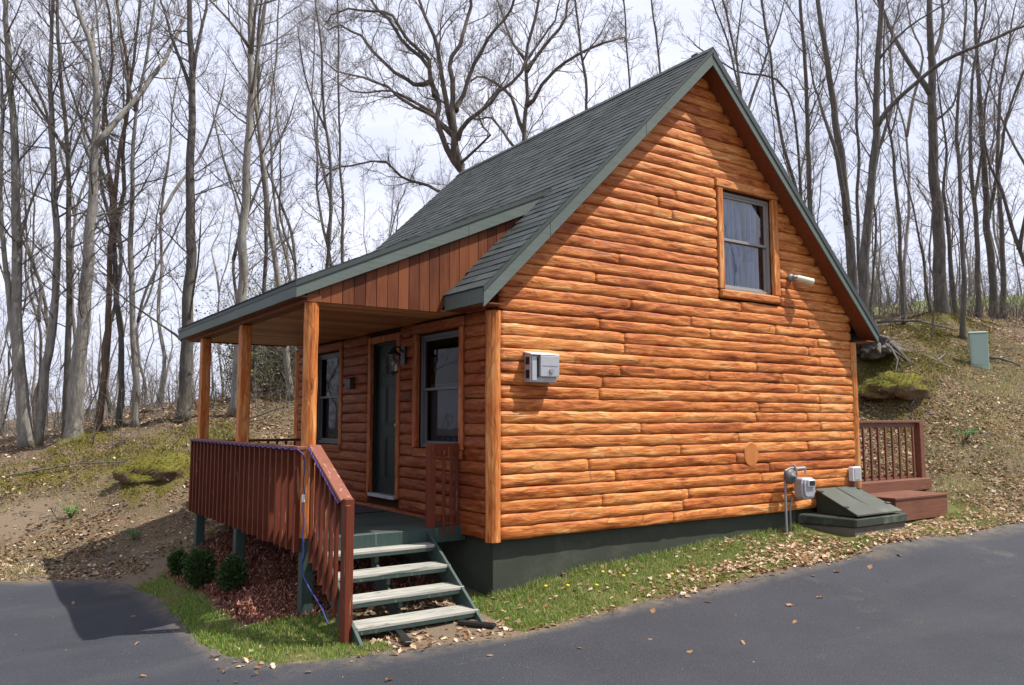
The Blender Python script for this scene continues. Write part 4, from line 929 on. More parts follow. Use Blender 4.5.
# scrap boards at the foot of the steps
for (a,b,lab) in (((-1.37,-.46),(-1.46,-.86),'short black board scrap lying at the foot of the steps, left one'),((-.72,-.50),(-.50,-.83),'short black board scrap lying at the foot of the steps, right one')):
    m=MB(); m.beam((a[0],a[1],hg(*a)+.03),(b[0],b[1],hg(*b)+.03),.075,.035); tag(origin_to(m.build('board_scrap',M['black'],None,bevel=.004),(a[0],a[1],hg(*a))),lab,'board')
TREES = [
 ('p', 'double-stemmed grey tree nearest the left border of the photo', (-3.77, 12.36, 0.71), [(0.0, 0.0, 0.0), (-0.16, -0.01, 1.07), (-0.31, -0.08, 2.56), (-0.41, -0.19, 4.04), (-0.58, -0.34, 6.37), (-0.79, -0.42, 8.28), (-0.92, -0.5, 9.77)], 0.181, 0.085, [([(-0.4, -0.22, 4.25), (-0.06, -0.55, 5.1), (0.51, -1.04, 5.95)], 0.043, 0.021), ([(-0.1, 0.0, 0.65), (-0.45, -0.06, 3.19), (-0.68, -0.14, 5.31), (-0.83, -0.29, 7.44)], 0.085, 0.053)], 1),
 ('p', 'pale tree leaning right, second from the left border of the photo', (-3.62, 12.38, 0.75), [(0.0, 0.0, 0.0), (0.08, -0.19, 1.25), (0.15, -0.39, 2.53), (0.16, -0.57, 4.03), (0.03, -0.69, 5.73), (-0.15, -0.76, 7.44), (-0.2, -0.92, 9.15), (-0.23, -1.0, 10.0)], 0.129, 0.064, [([(-0.05, -0.7, 6.37), (-0.32, -0.64, 7.44), (-0.77, -0.46, 8.51)], 0.054, 0.021), ([(0.07, -0.66, 5.31), (0.32, -1.03, 7.01), (0.69, -1.44, 8.29)], 0.043, 0.021)], 1),
 ('d', 'slender dark tree just left of the thick pale forked tree', (-3.13, 12.03, 0.81), [(0.0, 0.0, 0.0), (-0.0, -0.16, 1.41), (-0.06, -0.32, 3.11), (-0.17, -0.44, 4.82), (-0.32, -0.56, 6.74), (-0.51, -0.61, 8.23), (-0.66, -0.68, 9.73)], 0.096, 0.054, [([(-0.28, -0.54, 6.31), (-0.73, -0.36, 7.38), (-1.13, -0.18, 8.23), (-1.44, -0.07, 9.09)], 0.043, 0.021)], 1),
 ('p', 'thick pale grey tree forking high into two limbs, left woods', (-3.0, 11.59, 0.75), [(0.0, 0.0, 0.0), (0.01, -0.17, 1.45), (0.04, -0.36, 2.91), (0.06, -0.55, 4.38), (0.06, -0.71, 5.85), (0.04, -0.85, 7.11), (-0.05, -0.91, 8.15), (-0.36, -0.81, 9.1), (-0.57, -0.75, 9.83)], 0.221, 0.074, [([(0.03, -0.76, 6.37), (0.31, -1.02, 7.0), (0.51, -1.25, 7.84), (0.58, -1.41, 8.78), (0.58, -1.52, 9.62)], 0.084, 0.053), ([(0.01, -0.89, 7.63), (-0.41, -0.69, 8.36), (-0.97, -0.39, 9.1), (-1.3, -0.24, 9.73)], 0.063, 0.032), ([(0.02, -0.69, 5.85), (-0.42, -0.51, 6.9), (-0.8, -0.33, 7.53)], 0.042, 0.021), ([(-0.05, -0.91, 8.15), (-0.22, -0.9, 8.99), (-0.23, -0.99, 9.83)], 0.042, 0.021)], 1.2),
 ('r', 'reddish-brown crooked tree right of the thick pale forked tree', (-2.45, 12.28, 1.02), [(0.0, 0.0, 0.0), (0.04, -0.19, 1.45), (0.05, -0.37, 2.99), (0.02, -0.53, 4.54), (0.05, -0.73, 6.08), (0.15, -0.98, 7.63), (-0.07, -0.99, 8.95), (-0.22, -1.01, 9.95)], 0.1, 0.055, [([(-0.02, -0.59, 5.2), (-0.32, -0.56, 6.74), (-0.36, -0.74, 8.51), (-0.52, -0.78, 9.84)], 0.055, 0.033)], 1),
 ('d', 'dark tree with a kinked stem between two straight trees, left woods', (-2.04, 12.11, 1.1), [(0.0, 0.0, 0.0), (-0.05, -0.12, 1.37), (-0.19, -0.2, 2.92), (-0.36, -0.26, 4.36), (-0.21, -0.47, 5.36), (-0.28, -0.58, 6.7), (-0.18, -0.83, 8.25), (-0.15, -1.03, 9.8)], 0.089, 0.045, [([(-0.32, -0.27, 4.25), (-0.56, -0.28, 5.81), (-0.62, -0.45, 7.58)], 0.045, 0.022)], 1),
 ('p', 'straight pale stem with a long leaning bough at its right side', (-1.76, 11.79, 1.12), [(0.0, 0.0, 0.0), (-0.07, -0.07, 1.12), (-0.18, -0.15, 2.44), (-0.3, -0.25, 3.99), (-0.38, -0.38, 5.53), (-0.37, -0.56, 7.08), (-0.22, -0.82, 8.4), (-0.15, -1.03, 9.73)], 0.1, 0.044, [([(-0.43, -0.52, 7.08), (-0.58, -0.55, 8.18), (-0.75, -0.56, 9.29)], 0.044, 0.022)], 1),
 ('d', 'thick dark straight tree left of the far porch post', (-0.86, 11.4, 1.29), [(0.0, 0.0, 0.0), (-0.02, -0.15, 1.41), (-0.03, -0.29, 2.74), (-0.11, -0.45, 4.53), (-0.19, -0.6, 6.32), (-0.25, -0.74, 7.88), (-0.37, -0.79, 9.0), (-0.44, -0.82, 9.67)], 0.191, 0.101, [([(-0.25, -0.69, 7.43), (-0.59, -0.56, 8.33), (-0.91, -0.44, 9.11), (-1.12, -0.35, 9.67)], 0.056, 0.034), ([(-0.28, -0.71, 7.77), (-0.15, -0.91, 8.77), (-0.11, -1.05, 9.67)], 0.056, 0.034), ([(-0.02, -0.19, 1.74), (-0.45, 0.06, 2.19), (-0.94, 0.33, 2.75)], 0.034, 0.022), ([(0.02, -0.25, 2.07), (0.16, -0.45, 2.97), (0.38, -0.73, 4.08)], 0.034, 0.022)], 1),
 ('p', 'smooth pale thick tree seen between the two far porch posts', (0.16, 11.05, 1.45), [(0.0, 0.0, 0.0), (-0.0, -0.17, 1.5), (0.0, -0.33, 2.86), (-0.05, -0.48, 4.45), (-0.06, -0.66, 6.04), (-0.07, -0.8, 7.29), (-0.15, -0.89, 8.54), (-0.19, -0.99, 9.67)], 0.171, 0.103, [([(-0.12, -0.88, 8.31), (-0.45, -0.71, 8.76), (-0.85, -0.49, 9.22)], 0.046, 0.023), ([(-0.12, -0.87, 8.2), (0.06, -1.07, 8.88), (0.13, -1.2, 9.56)], 0.057, 0.034), ([(-0.05, -0.45, 4.22), (-0.32, -0.4, 5.36), (-0.51, -0.4, 6.49)], 0.034, 0.023), ([(-0.1, -0.77, 7.29), (0.16, -1.04, 7.97), (0.39, -1.31, 8.99)], 0.034, 0.023)], 1),
 ('d', 'thin dark stem twinned with the smooth pale tree above the porch roof', (0.97, 12.58, 1.84), [(0.0, 0.0, 0.0), (0.09, -0.41, 2.5), (0.09, -0.58, 3.98), (-0.08, -0.67, 5.72), (-0.26, -0.75, 7.46), (-0.32, -0.88, 8.95), (-0.32, -1.03, 10.19)], 0.075, 0.05, [], 1),
 ('p', 'slim pale stem bending right above the porch eave', (1.65, 11.48, 1.78), [(0.0, 0.0, 0.0), (-0.33, -0.06, 2.23), (-0.51, -0.06, 3.32), (-0.75, -0.08, 4.9), (-0.94, -0.09, 6.11), (-1.14, -0.13, 7.56), (-1.09, -0.33, 9.01), (-1.02, -0.49, 9.98)], 0.109, 0.061, [], 0.8),
 ('d', 'thin wavy twin stem over the corner of the porch roof', (2.8, 12.49, 1.98), [(0.0, 0.0, 0.0), (-0.08, -0.22, 2.24), (-0.08, -0.4, 3.8), (-0.08, -0.55, 5.1), (-0.2, -0.63, 6.41), (-0.38, -0.62, 7.45), (-0.49, -0.73, 9.01), (-0.67, -0.73, 10.05), (-0.74, -0.74, 10.57)], 0.079, 0.039, [([(-0.29, -0.62, 6.93), (-0.73, -0.44, 7.97), (-0.98, -0.43, 9.27)], 0.039, 0.026)], 1),
 ('d', 'straight thin stem beside the wavy one over the porch roof', (3.42, 12.67, 2.02), [(0.0, 0.0, 0.0), (-0.12, -0.23, 2.53), (-0.22, -0.38, 4.4), (-0.38, -0.52, 6.53), (-0.52, -0.64, 8.4), (-0.69, -0.8, 10.8)], 0.067, 0.04, [], 1),
 ('p', 'slender stem rising behind the middle of the porch roof', (3.21, 14.65, 2.06), [(0.0, 0.0, 0.0), (-0.3, -0.04, 1.86), (-0.74, 0.02, 3.86), (-1.09, 0.06, 5.57), (-1.32, -0.02, 7.57), (-1.28, -0.27, 9.56), (-1.29, -0.5, 11.56)], 0.072, 0.043, [], 0.8),
 ('o', 'large crooked oak spreading behind the far end of the ridge', (8.07, 13.49, 2.59), [(0.0, 0.0, 0.0), (0.0, 0.0, 1.55), (-0.24, -0.13, 4.03), (-0.54, -0.19, 6.35), (-0.8, -0.14, 7.44), (-1.1, -0.08, 8.68), (-1.39, -0.06, 10.23), (-1.76, 0.06, 11.32), (-2.09, 0.18, 12.25)], 0.234, 0.078, [([(-0.68, -0.12, 6.57), (-1.22, 0.07, 8.06), (-1.49, 0.12, 9.3), (-2.12, 0.42, 10.39), (-2.81, 0.78, 11.32), (-3.37, 1.06, 12.25)], 0.125, 0.047), ([(-1.32, 0.05, 8.83), (-1.71, 0.19, 9.92), (-2.41, 0.54, 11.01), (-2.96, 0.84, 11.63), (-3.86, 1.45, 11.78), (-4.64, 1.96, 11.94)], 0.093, 0.031), ([(-1.49, 0.12, 9.24), (-2.05, 0.52, 9.15), (-2.74, 0.89, 9.92), (-3.43, 1.26, 10.85), (-3.97, 1.57, 11.32), (-4.55, 1.94, 11.54)], 0.093, 0.031), ([(-0.56, -0.22, 6.66), (-0.81, -0.21, 8.06), (-0.94, -0.3, 9.61), (-0.81, -0.54, 10.85), (-0.67, -0.78, 12.09)], 0.14, 0.062), ([(-0.81, -0.15, 7.59), (-1.33, 0.14, 8.12), (-1.88, 0.49, 8.37), (-2.55, 0.89, 8.84), (-3.21, 1.31, 9.15), (-3.72, 1.67, 9.06)], 0.093, 0.031), ([(-0.95, -0.08, 7.81), (-1.49, 0.23, 8.31), (-2.16, 0.64, 8.68), (-2.67, 0.99, 8.68), (-3.3, 1.45, 8.43)], 0.078, 0.031), ([(-0.85, -0.21, 8.37), (-0.52, -0.55, 9.3), (-0.18, -0.89, 10.23), (0.28, -1.32, 11.16), (0.62, -1.66, 12.09)], 0.093, 0.047), ([(-0.67, -0.23, 7.44), (-0.2, -0.63, 8.12), (0.3, -1.01, 8.43), (0.79, -1.41, 8.99), (1.25, -1.83, 9.92), (1.59, -2.17, 10.85)], 0.093, 0.031), ([(-0.38, -0.35, 6.82), (0.11, -0.73, 7.13), (-0.19, -0.63, 8.06), (0.16, -0.94, 8.68), (0.51, -1.26, 9.3)], 0.062, 0.031), ([(-1.15, 0.3, 5.73), (-1.63, 0.59, 6.04), (-2.1, 0.89, 6.26), (-2.56, 1.16, 6.57), (-3.19, 1.61, 6.45), (-3.83, 2.06, 6.36), (-4.33, 2.43, 6.14)], 0.07, 0.023)], 1.3),
 ('o', 'oak with candelabra limbs rising over the middle of the ridge', (10.5, 14.23, 2.98), [(0.0, 0.0, 0.0), (0.0, 0.0, 1.38), (-0.23, -0.23, 4.73), (-0.34, -0.51, 7.75), (-0.34, -0.69, 9.25), (-0.43, -0.76, 10.42), (-0.31, -0.96, 11.43), (-0.16, -1.22, 12.77)], 0.151, 0.084, [([(-0.39, -0.52, 8.08), (-0.81, -0.37, 9.25), (-1.27, -0.15, 10.09), (-1.85, 0.19, 10.59), (-2.29, 0.45, 10.93)], 0.084, 0.034), ([(-0.32, -0.66, 8.92), (0.27, -1.17, 9.75), (0.94, -1.68, 10.26), (1.76, -2.28, 10.59), (2.29, -2.7, 11.09)], 0.084, 0.034), ([(-0.41, -0.74, 10.09), (0.07, -1.17, 10.93), (0.58, -1.61, 11.76), (0.72, -1.83, 12.77)], 0.084, 0.05), ([(-0.46, -0.75, 10.42), (-0.93, -0.54, 11.43), (-1.26, -0.43, 12.44)], 0.067, 0.034), ([(-0.43, -0.41, 7.41), (-0.88, -0.16, 7.91), (-1.34, 0.05, 8.75), (-1.92, 0.39, 9.26)], 0.067, 0.034)], 1.3),
 ('d', 'thin straight stem above the ridge right of the candelabra oak', (12.98, 13.74, 3.4), [(0.0, 0.0, 0.0), (0.0, 0.0, 1.07), (-0.3, -0.32, 5.59), (-0.5, -0.51, 8.36), (-0.58, -0.62, 9.75), (-0.83, -0.61, 11.14), (-1.09, -0.63, 12.88)], 0.105, 0.07, [([(-0.62, -0.67, 10.45), (-0.26, -1.02, 11.32), (0.04, -1.33, 12.18)], 0.035, 0.017)], 1),
 ('d', 'faint thin stem crossing the ridge between two darker stems', (15.05, 13.4, 3.7), [(0.0, 0.0, 0.0), (0.0, 0.0, 1.96), (-0.41, -0.22, 6.28), (-0.7, -0.4, 9.52), (-0.92, -0.47, 11.31), (-1.13, -0.53, 13.11)], 0.072, 0.054, [], 1),
 ('d', 'slender stem with upswept twigs left of the gable peak', (15.05, 12.2, 3.85), [(0.0, 0.0, 0.0), (0.0, 0.0, 1.66), (-0.34, -0.38, 6.87), (-0.54, -0.56, 9.65), (-0.76, -0.58, 11.04), (-0.98, -0.59, 12.43)], 0.087, 0.052, [], 1.2),
 ('d', 'slim stem just right of the gable peak', (17.04, 9.72, 4.3), [(0.0, 0.0, 0.0), (0.0, 0.0, 0.38), (-0.58, -0.15, 5.07), (-0.95, -0.21, 7.75), (-1.18, -0.25, 9.43), (-1.7, -0.13, 11.44)], 0.084, 0.067, [([(-0.88, -0.22, 7.42), (-1.3, -0.13, 9.09), (-2.06, 0.24, 10.43)], 0.05, 0.034)], 1.2),
 ('d', 'dark twisting stem behind the right slope of the gable', (15.99, 6.87, 4.15), [(0.0, 0.0, 0.0), (-0.59, -0.02, 3.44), (-1.14, 0.12, 5.52), (-1.42, 0.14, 7.01), (-1.65, 0.12, 8.5), (-1.92, 0.13, 9.99)], 0.09, 0.06, [([(-0.41, -0.07, 2.84), (-1.02, -0.14, 7.01), (-2.3, 0.65, 7.76), (-3.32, 1.26, 8.5)], 0.06, 0.03)], 1),
 ('d', 'straight dark pole-like tree touching the right rake board', (15.26, 6.16, 3.94), [(0.0, 0.0, 0.0), (-0.39, -0.07, 2.82), (-0.61, -0.19, 5.1), (-0.78, -0.3, 7.1), (-0.95, -0.39, 8.81), (-1.04, -0.42, 9.67)], 0.115, 0.086, [([(-0.65, -0.25, 5.96), (-0.41, -0.52, 6.81), (-0.19, -0.8, 7.95)], 0.029, 0.014)], 1),
 ('d', 'grey trunk leaning left, first of the thick pair beyond the right rake', (15.15, 5.03, 3.61), [(0.0, 0.0, 0.0), (0.0, 0.0, 0.18), (-0.2, -0.05, 1.82), (-0.37, -0.11, 3.32), (-0.56, -0.15, 4.68), (-0.82, -0.14, 6.19), (-1.07, -0.13, 7.55), (-1.27, -0.13, 8.78), (-1.4, -0.13, 9.46)], 0.192, 0.11, [([(-0.33, -0.11, 3.05), (-0.72, 0.01, 4.28), (-1.05, 0.11, 5.37), (-1.35, 0.15, 6.73)], 0.096, 0.041)], 1),
 ('d', 'grey trunk with a long right bough, second of the thick pair beyond the rake', (14.36, 4.37, 3.26), [(0.0, 0.0, 0.0), (0.0, 0.0, 0.43), (-0.04, -0.16, 1.99), (-0.03, -0.33, 3.42), (0.01, -0.51, 4.72), (0.03, -0.66, 5.89), (-0.04, -0.77, 7.2), (-0.04, -0.91, 8.5), (-0.04, -1.01, 9.28)], 0.183, 0.118, [([(-0.05, -0.59, 5.76), (0.22, -0.81, 6.1), (0.6, -1.13, 6.62), (0.95, -1.41, 6.94), (1.54, -1.84, 7.14), (2.28, -2.39, 7.51), (3.1, -3.0, 7.92)], 0.079, 0.033), ([(-0.05, -0.79, 7.46), (0.25, -1.05, 7.93), (0.62, -1.34, 8.24), (1.04, -1.65, 8.5)], 0.039, 0.026)], 1),
 ('d', 'thin stem squeezed between the thick grey pair beyond the right rake', (17.13, 6.09, 4.17), [(0.0, 0.0, 0.0), (-0.26, -0.17, 2.82), (-0.38, -0.36, 5.21), (-0.53, -0.47, 6.99), (-0.6, -0.63, 8.78), (-0.69, -0.71, 9.97)], 0.075, 0.06, [], 1),
 ('d', 'lone slim tree between the grey pair and the big straight dark tree', (17.2, 4.84, 3.83), [(0.0, 0.0, 0.0), (-0.12, -0.08, 1.5), (-0.29, -0.17, 3.21), (-0.46, -0.22, 4.64), (-0.66, -0.22, 5.78), (-0.82, -0.24, 6.92), (-0.92, -0.34, 8.35)], 0.086, 0.043, [([(-0.63, -0.22, 5.64), (-0.49, -0.43, 6.64), (-0.47, -0.61, 8.06)], 0.029, 0.014)], 1),
 ('d', 'big straight dark tree with mossy foot on the right hillside', (19.41, 4.86, 4.21), [(0.0, 0.0, 0.0), (-0.16, -0.07, 1.65), (-0.33, -0.17, 3.45), (-0.53, -0.25, 5.26), (-0.64, -0.36, 6.92), (-0.78, -0.46, 8.58), (-0.86, -0.58, 10.09)], 0.257, 0.151, [([(-0.69, -0.33, 6.92), (-1.02, -0.17, 7.52), (-1.4, -0.03, 8.58), (-1.66, 0.02, 9.63), (-1.78, 0.05, 10.09)], 0.106, 0.061), ([(-0.7, -0.45, 7.98), (-0.41, -0.73, 8.73), (-0.2, -0.96, 9.48), (-0.11, -1.09, 10.08)], 0.091, 0.061), ([(-0.5, -0.37, 6.17), (-0.17, -0.64, 6.53), (-0.01, -0.83, 7.22)], 0.045, 0.03)], 1),
 ('d', 'thin leaning stem just left of the big straight dark tree', (20.32, 5.66, 4.48), [(0.0, 0.0, 0.0), (-0.25, 0.03, 1.28), (-0.52, 0.03, 2.86), (-0.85, 0.11, 4.13), (-1.12, 0.15, 5.39)], 0.064, 0.032, [], 1),
 ('d', 'dark stem standing in front, directly left of the green utility box', (18.0, 3.6, 3.47), [(0.0, 0.0, 0.0), (-0.05, -0.13, 1.48), (-0.19, -0.23, 3.14), (-0.32, -0.33, 4.81), (-0.47, -0.4, 6.2), (-0.44, -0.61, 7.87), (-0.41, -0.76, 8.98)], 0.098, 0.056, [([(-0.3, -0.35, 4.81), (-0.04, -0.66, 5.92), (0.51, -1.1, 6.48), (1.05, -1.5, 6.75)], 0.042, 0.014)], 1),
 ('d', 'curving stem right behind the big straight dark tree', (20.35, 4.94, 4.31), [(0.0, 0.0, 0.0), (-0.19, -0.06, 1.65), (-0.4, -0.09, 3.19), (-0.52, -0.11, 4.12), (-0.54, -0.25, 5.36), (-0.77, -0.27, 6.9)], 0.109, 0.047, [], 1),
 ('d', 'slim forked tree behind the green utility box', (22.05, 5.09, 4.48), [(0.0, 0.0, 0.0), (-0.09, -0.13, 1.69), (-0.23, -0.22, 3.3), (-0.4, -0.25, 4.59), (-0.56, -0.37, 6.53), (-0.53, -0.62, 8.46), (-0.35, -0.93, 10.07)], 0.113, 0.065, [([(-0.29, -0.26, 3.94), (-0.11, -0.57, 5.56), (-0.08, -0.82, 7.49), (0.09, -1.15, 9.43)], 0.065, 0.032)], 1),
 ('d', 'thick forked tree right of the green utility box', (23.01, 5.04, 4.54), [(0.0, 0.0, 0.0), (-0.14, -0.09, 1.72), (-0.32, -0.13, 3.03), (-0.48, -0.19, 4.51), (-0.66, -0.28, 6.32), (-0.88, -0.36, 8.29), (-1.08, -0.49, 10.59)], 0.165, 0.083, [([(-0.31, -0.17, 3.36), (-0.15, -0.47, 5.01), (-0.1, -0.74, 6.98), (0.02, -1.05, 8.95)], 0.083, 0.033)], 1),
 ('d', 'dense twiggy tree right of the thick forked one near the right border', (24.0, 5.2, 4.66), [(0.0, 0.0, 0.0), (-0.09, -0.13, 1.73), (-0.23, -0.23, 3.42), (-0.41, -0.31, 5.1), (-0.48, -0.54, 7.46), (-0.31, -0.89, 9.49)], 0.119, 0.068, [], 1.2),
 ('d', 'dark tree with a downswept bough at the right border of the photo', (23.23, 4.06, 4.3), [(0.0, 0.0, 0.0), (-0.2, -0.07, 1.83), (-0.64, 0.08, 3.11), (-0.94, 0.16, 4.23), (-1.34, 0.31, 5.19), (-1.68, 0.38, 6.63)], 0.113, 0.048, [([(-0.39, -0.01, 2.47), (-0.41, -0.26, 4.71), (-0.44, -0.54, 7.27)], 0.08, 0.048)], 1.2),
]
# ---------------------------------------------------------------- trees
VD=Vector((0.56197764,0.82155971,0)).normalized()
class Grow:
    """bare broadleaf tree: trunk and limbs go in one builder, fine twigs in another"""
    def __init__(s,seed,fine=1.,maxd=3): s.rg=random.Random(seed); s.tr=MB(); s.br=MB(); s.fine=fine; s.maxd=maxd; s.sd=seed*1.37
    wob=.026
    def smooth(s,pts,step=.35):
        wob=s.wob
        P=[Vector(p) for p in pts]; out=[]
        for i in range(len(P)-1):
            p0=P[max(i-1,0)]; p1=P[i]; p2=P[i+1]; p3=P[min(i+2,len(P)-1)]; k=max(2,int((p2-p1).length/step))
            for j in range(k):
                t=j/k; q=.5*((2*p1)+(p2-p0)*t+(2*p0-5*p1+4*p2-p3)*t*t+(3*p1-p0-3*p2+p3)*t**3)
                q=q+Vector((noise.noise(q*1.1+Vector((s.sd,0,0))),noise.noise(q*1.1+Vector((0,s.sd,0))),.7*noise.noise(q*1.1+Vector((0,0,s.sd)))))*wob*(2.2 if 0<i+j else 0); out.append(q)
        out.append(P[-1]); return out
    def branch(s,p,d,length,r,lev,crook=.25,up=.12):
        rg=s.rg; n=max(3,int(4+length*1.2)) if lev<3 else 3; pts=[p.copy()]; d=d.normalized(); seg=length/n; dirs=[d.copy()]
        for i in range(n):
            d=(d+Vector((rg.gauss(0,1),rg.gauss(0,1),rg.gauss(0,.8)))*crook*(.6+.4*i/n)+Vector((0,0,up))).normalized(); p=p+d*seg; pts.append(p.copy()); dirs.append(d.copy())
        rad=[max(r*(1-.80*i/n),.0028) for i in range(n+1)]
        (s.tr if lev<=1 and r>.03 else s.br).tube(pts,rad,6 if r>.03 else (4 if r>.012 else 3),cap=False)
        if lev>=s.maxd: return
        k=int(round(s.fine*((4,5,5,3)[lev]+length*(1.6,2.0,2.6,3)[lev]))); k=min(k,16)
        for j in range(k):
            f=.18+.80*(j+rg.random())/k; i=min(int(f*n),n-1); q=pts[i].lerp(pts[i+1],f*n-i); dd=dirs[i]
            sd=dd.orthogonal().normalized(); sd.rotate(Matrix.Rotation(rg.uniform(0,6.28),3,dd)); a=rg.uniform(.45,1.0)
            nd=dd*math.cos(a)+sd*math.sin(a); rr=rad[i]*rg.uniform(.40,.65)
            s.branch(q,nd,length*rg.uniform(.28,.55)*(1-.45*f),min(rr,.05),lev+1,crook*1.05,up)
    def stem(s,pts,r0,r1,first,density,extend=3.,crook=.2,spread=(.55,1.05),lmax=2.6):
        rg=s.rg; P=s.smooth(pts); d=(P[-1]-P[-3]).normalized(); d=(d+Vector((0,0,.5))).normalized(); ext=max(0.,extend); k=int(ext/.5); L0=len(P)
        for i in range(k):
            d=(d+Vector((rg.gauss(0,.12),rg.gauss(0,.12),.06))).normalized(); P.append(P[-1]+d*.5)
        n=len(P); rad=[]
        for i in range(n):
            if i<L0: t=i/(L0-1); r=r0*(1-t)**1.0+r1*t
            else: r=r1*(1-.85*(i-L0+1)/max(k,1))
            r*=1+.07*noise.noise(Vector((i*.7,s.sd,0))); rad.append(max(r,.006))
        if first<.5:  # root flare
            for i in range(min(4,n)): rad[i]*=1+.45*math.exp(-((P[i]-P[0]).length/.22)); 
        s.tr.tube(P,rad,12 if r0>.1 else 9 if r0>.05 else 6,cap=True)
        hgt_=P[-1].z-P[0].z; cnt=int(density*len(P)*.78)
        for j in range(cnt):
            f=first+(1-first)*(j+rg.random())/cnt; i=min(int(f*(n-1)),n-2); q=P[i].lerp(P[i+1],f*(n-1)-i); dd=(P[i+1]-P[i]).normalized()
            sd=dd.orthogonal().normalized(); sd.rotate(Matrix.Rotation(rg.uniform(0,6.28),3,dd)); a=rg.uniform(*spread)
            nd=dd*math.cos(a)+sd*math.sin(a); l=lmax*rg.uniform(.35,1.)*(.55+.8*f*(1.5-f)); rr=min(rad[i]*.40,.007+.008*l)
            s.branch(q,nd,l,rr,1,crook)
        return P,rad
GROUPW=None
def low_attr(o,z0):
    me=o.data; n=len(me.vertices); co=np.empty(n*3,np.float32); me.vertices.foreach_get('co',co); z=co.reshape(-1,3)[:,2]
    setattr_(me,'low',np.clip(1-(z)/.9,0,1)*.8)
for ti,(sp,lab,base,path,r0,r1,limbs,dens) in enumerate(TREES):
    B=Vector(base); g=Grow(ti+1,1.2 if sp=='o' else .98,3); r0*=.78; r1*=.5; limbs=[(q,a*.78,b*.7) for q,a,b in limbs]
    crook={'p':.17,'d':.20,'r':.25,'o':.34}[sp]
    height=path[-1][2]
    left=(ti<14)
    ext=2.2 if height<11 else 3.2
    if sp=='o':
        g.stem([B+Vector(q) for q in path],r0,r1,.30,dens*.8,3.,crook,(.7,1.2),2.6)
    else:
        g.stem([B+Vector(q) for q in path],r0,r1,.22,dens*(1.35 if left else 1.05),ext,crook,(.5,1.1) if not left else (.7,1.35),2.3 if r0>.07 else 1.7)
    dense=[]   # centre line of everything a limb may spring from
    T0=[B+Vector(q) for q in path]
    for i in range(len(T0)-1): dense+=[T0[i].lerp(T0[i+1],k/12) for k in range(12)]
    axis_=list(dense)
    def deepen(q):
        lat=min((q-p).length for p in axis_); return q+VD*noise.noise(q*.16+Vector((ti*3.1,0,0)))*2.6*min(lat,4.)
    for li,(lp,a,b) in enumerate(limbs):
        pts=[deepen(B+Vector(q)) for q in lp]
        j=min(dense,key=lambda p:(p-pts[0]).length+max(0,p.z-pts[0].z)*.6)
        if (j-pts[0]).length<1.6: pts=[j]+([pts[0]] if (j-pts[0]).length>.35 else [])+pts[1:]
        for i in range(len(pts)-1): dense+=[pts[i].lerp(pts[i+1],k/12) for k in range(12)]
        if sp=='o': g.wob=.13
        g.stem(pts,a,b,.16 if sp=='o' else .35,dens*(1.5 if sp=='o' else 1.1),1.6 if a>.05 else .6,crook,(.5,1.15),2.0 if sp=='o' else 1.5)
    t=thing({'p':'tree','d':'tree','r':'tree','o':'oak_tree'}[sp],lab,'tree',tuple(B))
    tr=g.tr.build('trunk',M['bark_'+sp],t,recalc=False,smooth=True); low_attr(tr,0)
    g.br.build('crown',M['twig'],t,recalc=False,smooth=True)
# ---- slimmer trees further into the wood: five individuals, copied
protos=[]
for k in range(6):
    rg=random.Random(50+k); h=(11,9.5,12,7,13,8)[k]; lean=rg.uniform(-.8,.8); pts=[(0,0,-.3)]; x=y=0
    for i in range(1,9): x+=rg.gauss(lean/8,.16); y+=rg.gauss(0,.14); pts.append((x,y,h*i/8))
    g=Grow(60+k,.78,3); g.stem(pts,(.045,.038,.065,.03,.07,.034)[k],.012,.2,.95,1.5,.22,(.5,1.1),2.0)
    if k in (0,2,4):
        i=rg.choice((3,4)); p=pts[i]; q=[p]; dx=rg.choice((-1,1))
        for j in range(4): q.append((q[-1][0]+dx*rg.uniform(.2,.5),q[-1][1]+rg.gauss(0,.2),q[-1][2]+rg.uniform(1.,1.5)))
        g.stem(q,.06,.02,.55,1.1,1.,.22)
    protos.append((g,h))
def plant(k,x,y,scale,rot,first,lab,group):
    global _pr
    g,h=protos[k]; z=gz1(x,y)
    t=thing('slim_tree',lab,'tree',(x,y,z),group); t.rotation_euler=(0,0,rot); t.scale=(scale,)*3
    if k not in first:
        mt_=M[('bark_d','bark_p','bark_d','bark_d','bark_p','bark_d')[k]]
        a=g.tr.build('trunk',mt_,None,recalc=False,smooth=True); low_attr(a,0); b=g.br.build('crown',M['twig'],None,recalc=False,smooth=True); first[k]=(a,b); a.parent=t; b.parent=t
    else:
        for src in first[k]:
            c=src.copy(); COL.objects.link(c); c.parent=t
    return t
first={}
rg=random.Random(77); CX,CY=-4.981,-7.689
def polar(px,d):
    """horizontal distance d along the bearing"""
    u=(px-512)/802.466; v=Vector((0.56197764+0.82544179*u,0.82155971-0.56448584*u)); return CX+v.x*d,CY+v.y*d
spots=[]
tries=0
BR=[q[2] for q in TREES]
while len(spots)<84 and tries<6000:
    tries+=1
    px=rg.uniform(-90,1110); d=rg.uniform(19.5,44)
    if 350<px<700: d=rg.uniform(30,46)
    x,y=polar(px,d)
    if y<10.5 and x<12: continue
    if px>860 and d>34 and rg.random()<.6: continue
    if any((x-a)**2+(y-b)**2<1.3 for a,b in spots) or any((x-a)**2+(y-b)**2<.8 for a,b,_ in BR): continue
    spots.append((x,y))
for i,(x,y) in enumerate(spots):
    side='left' if x<6 and y>9 else 'right'
    plant(i%6,x,y,rg.uniform(.75,1.15),rg.uniform(0,6.28),first,'slim bare grey-brown tree standing deeper in the leafless wood','slim trees in the wood behind')
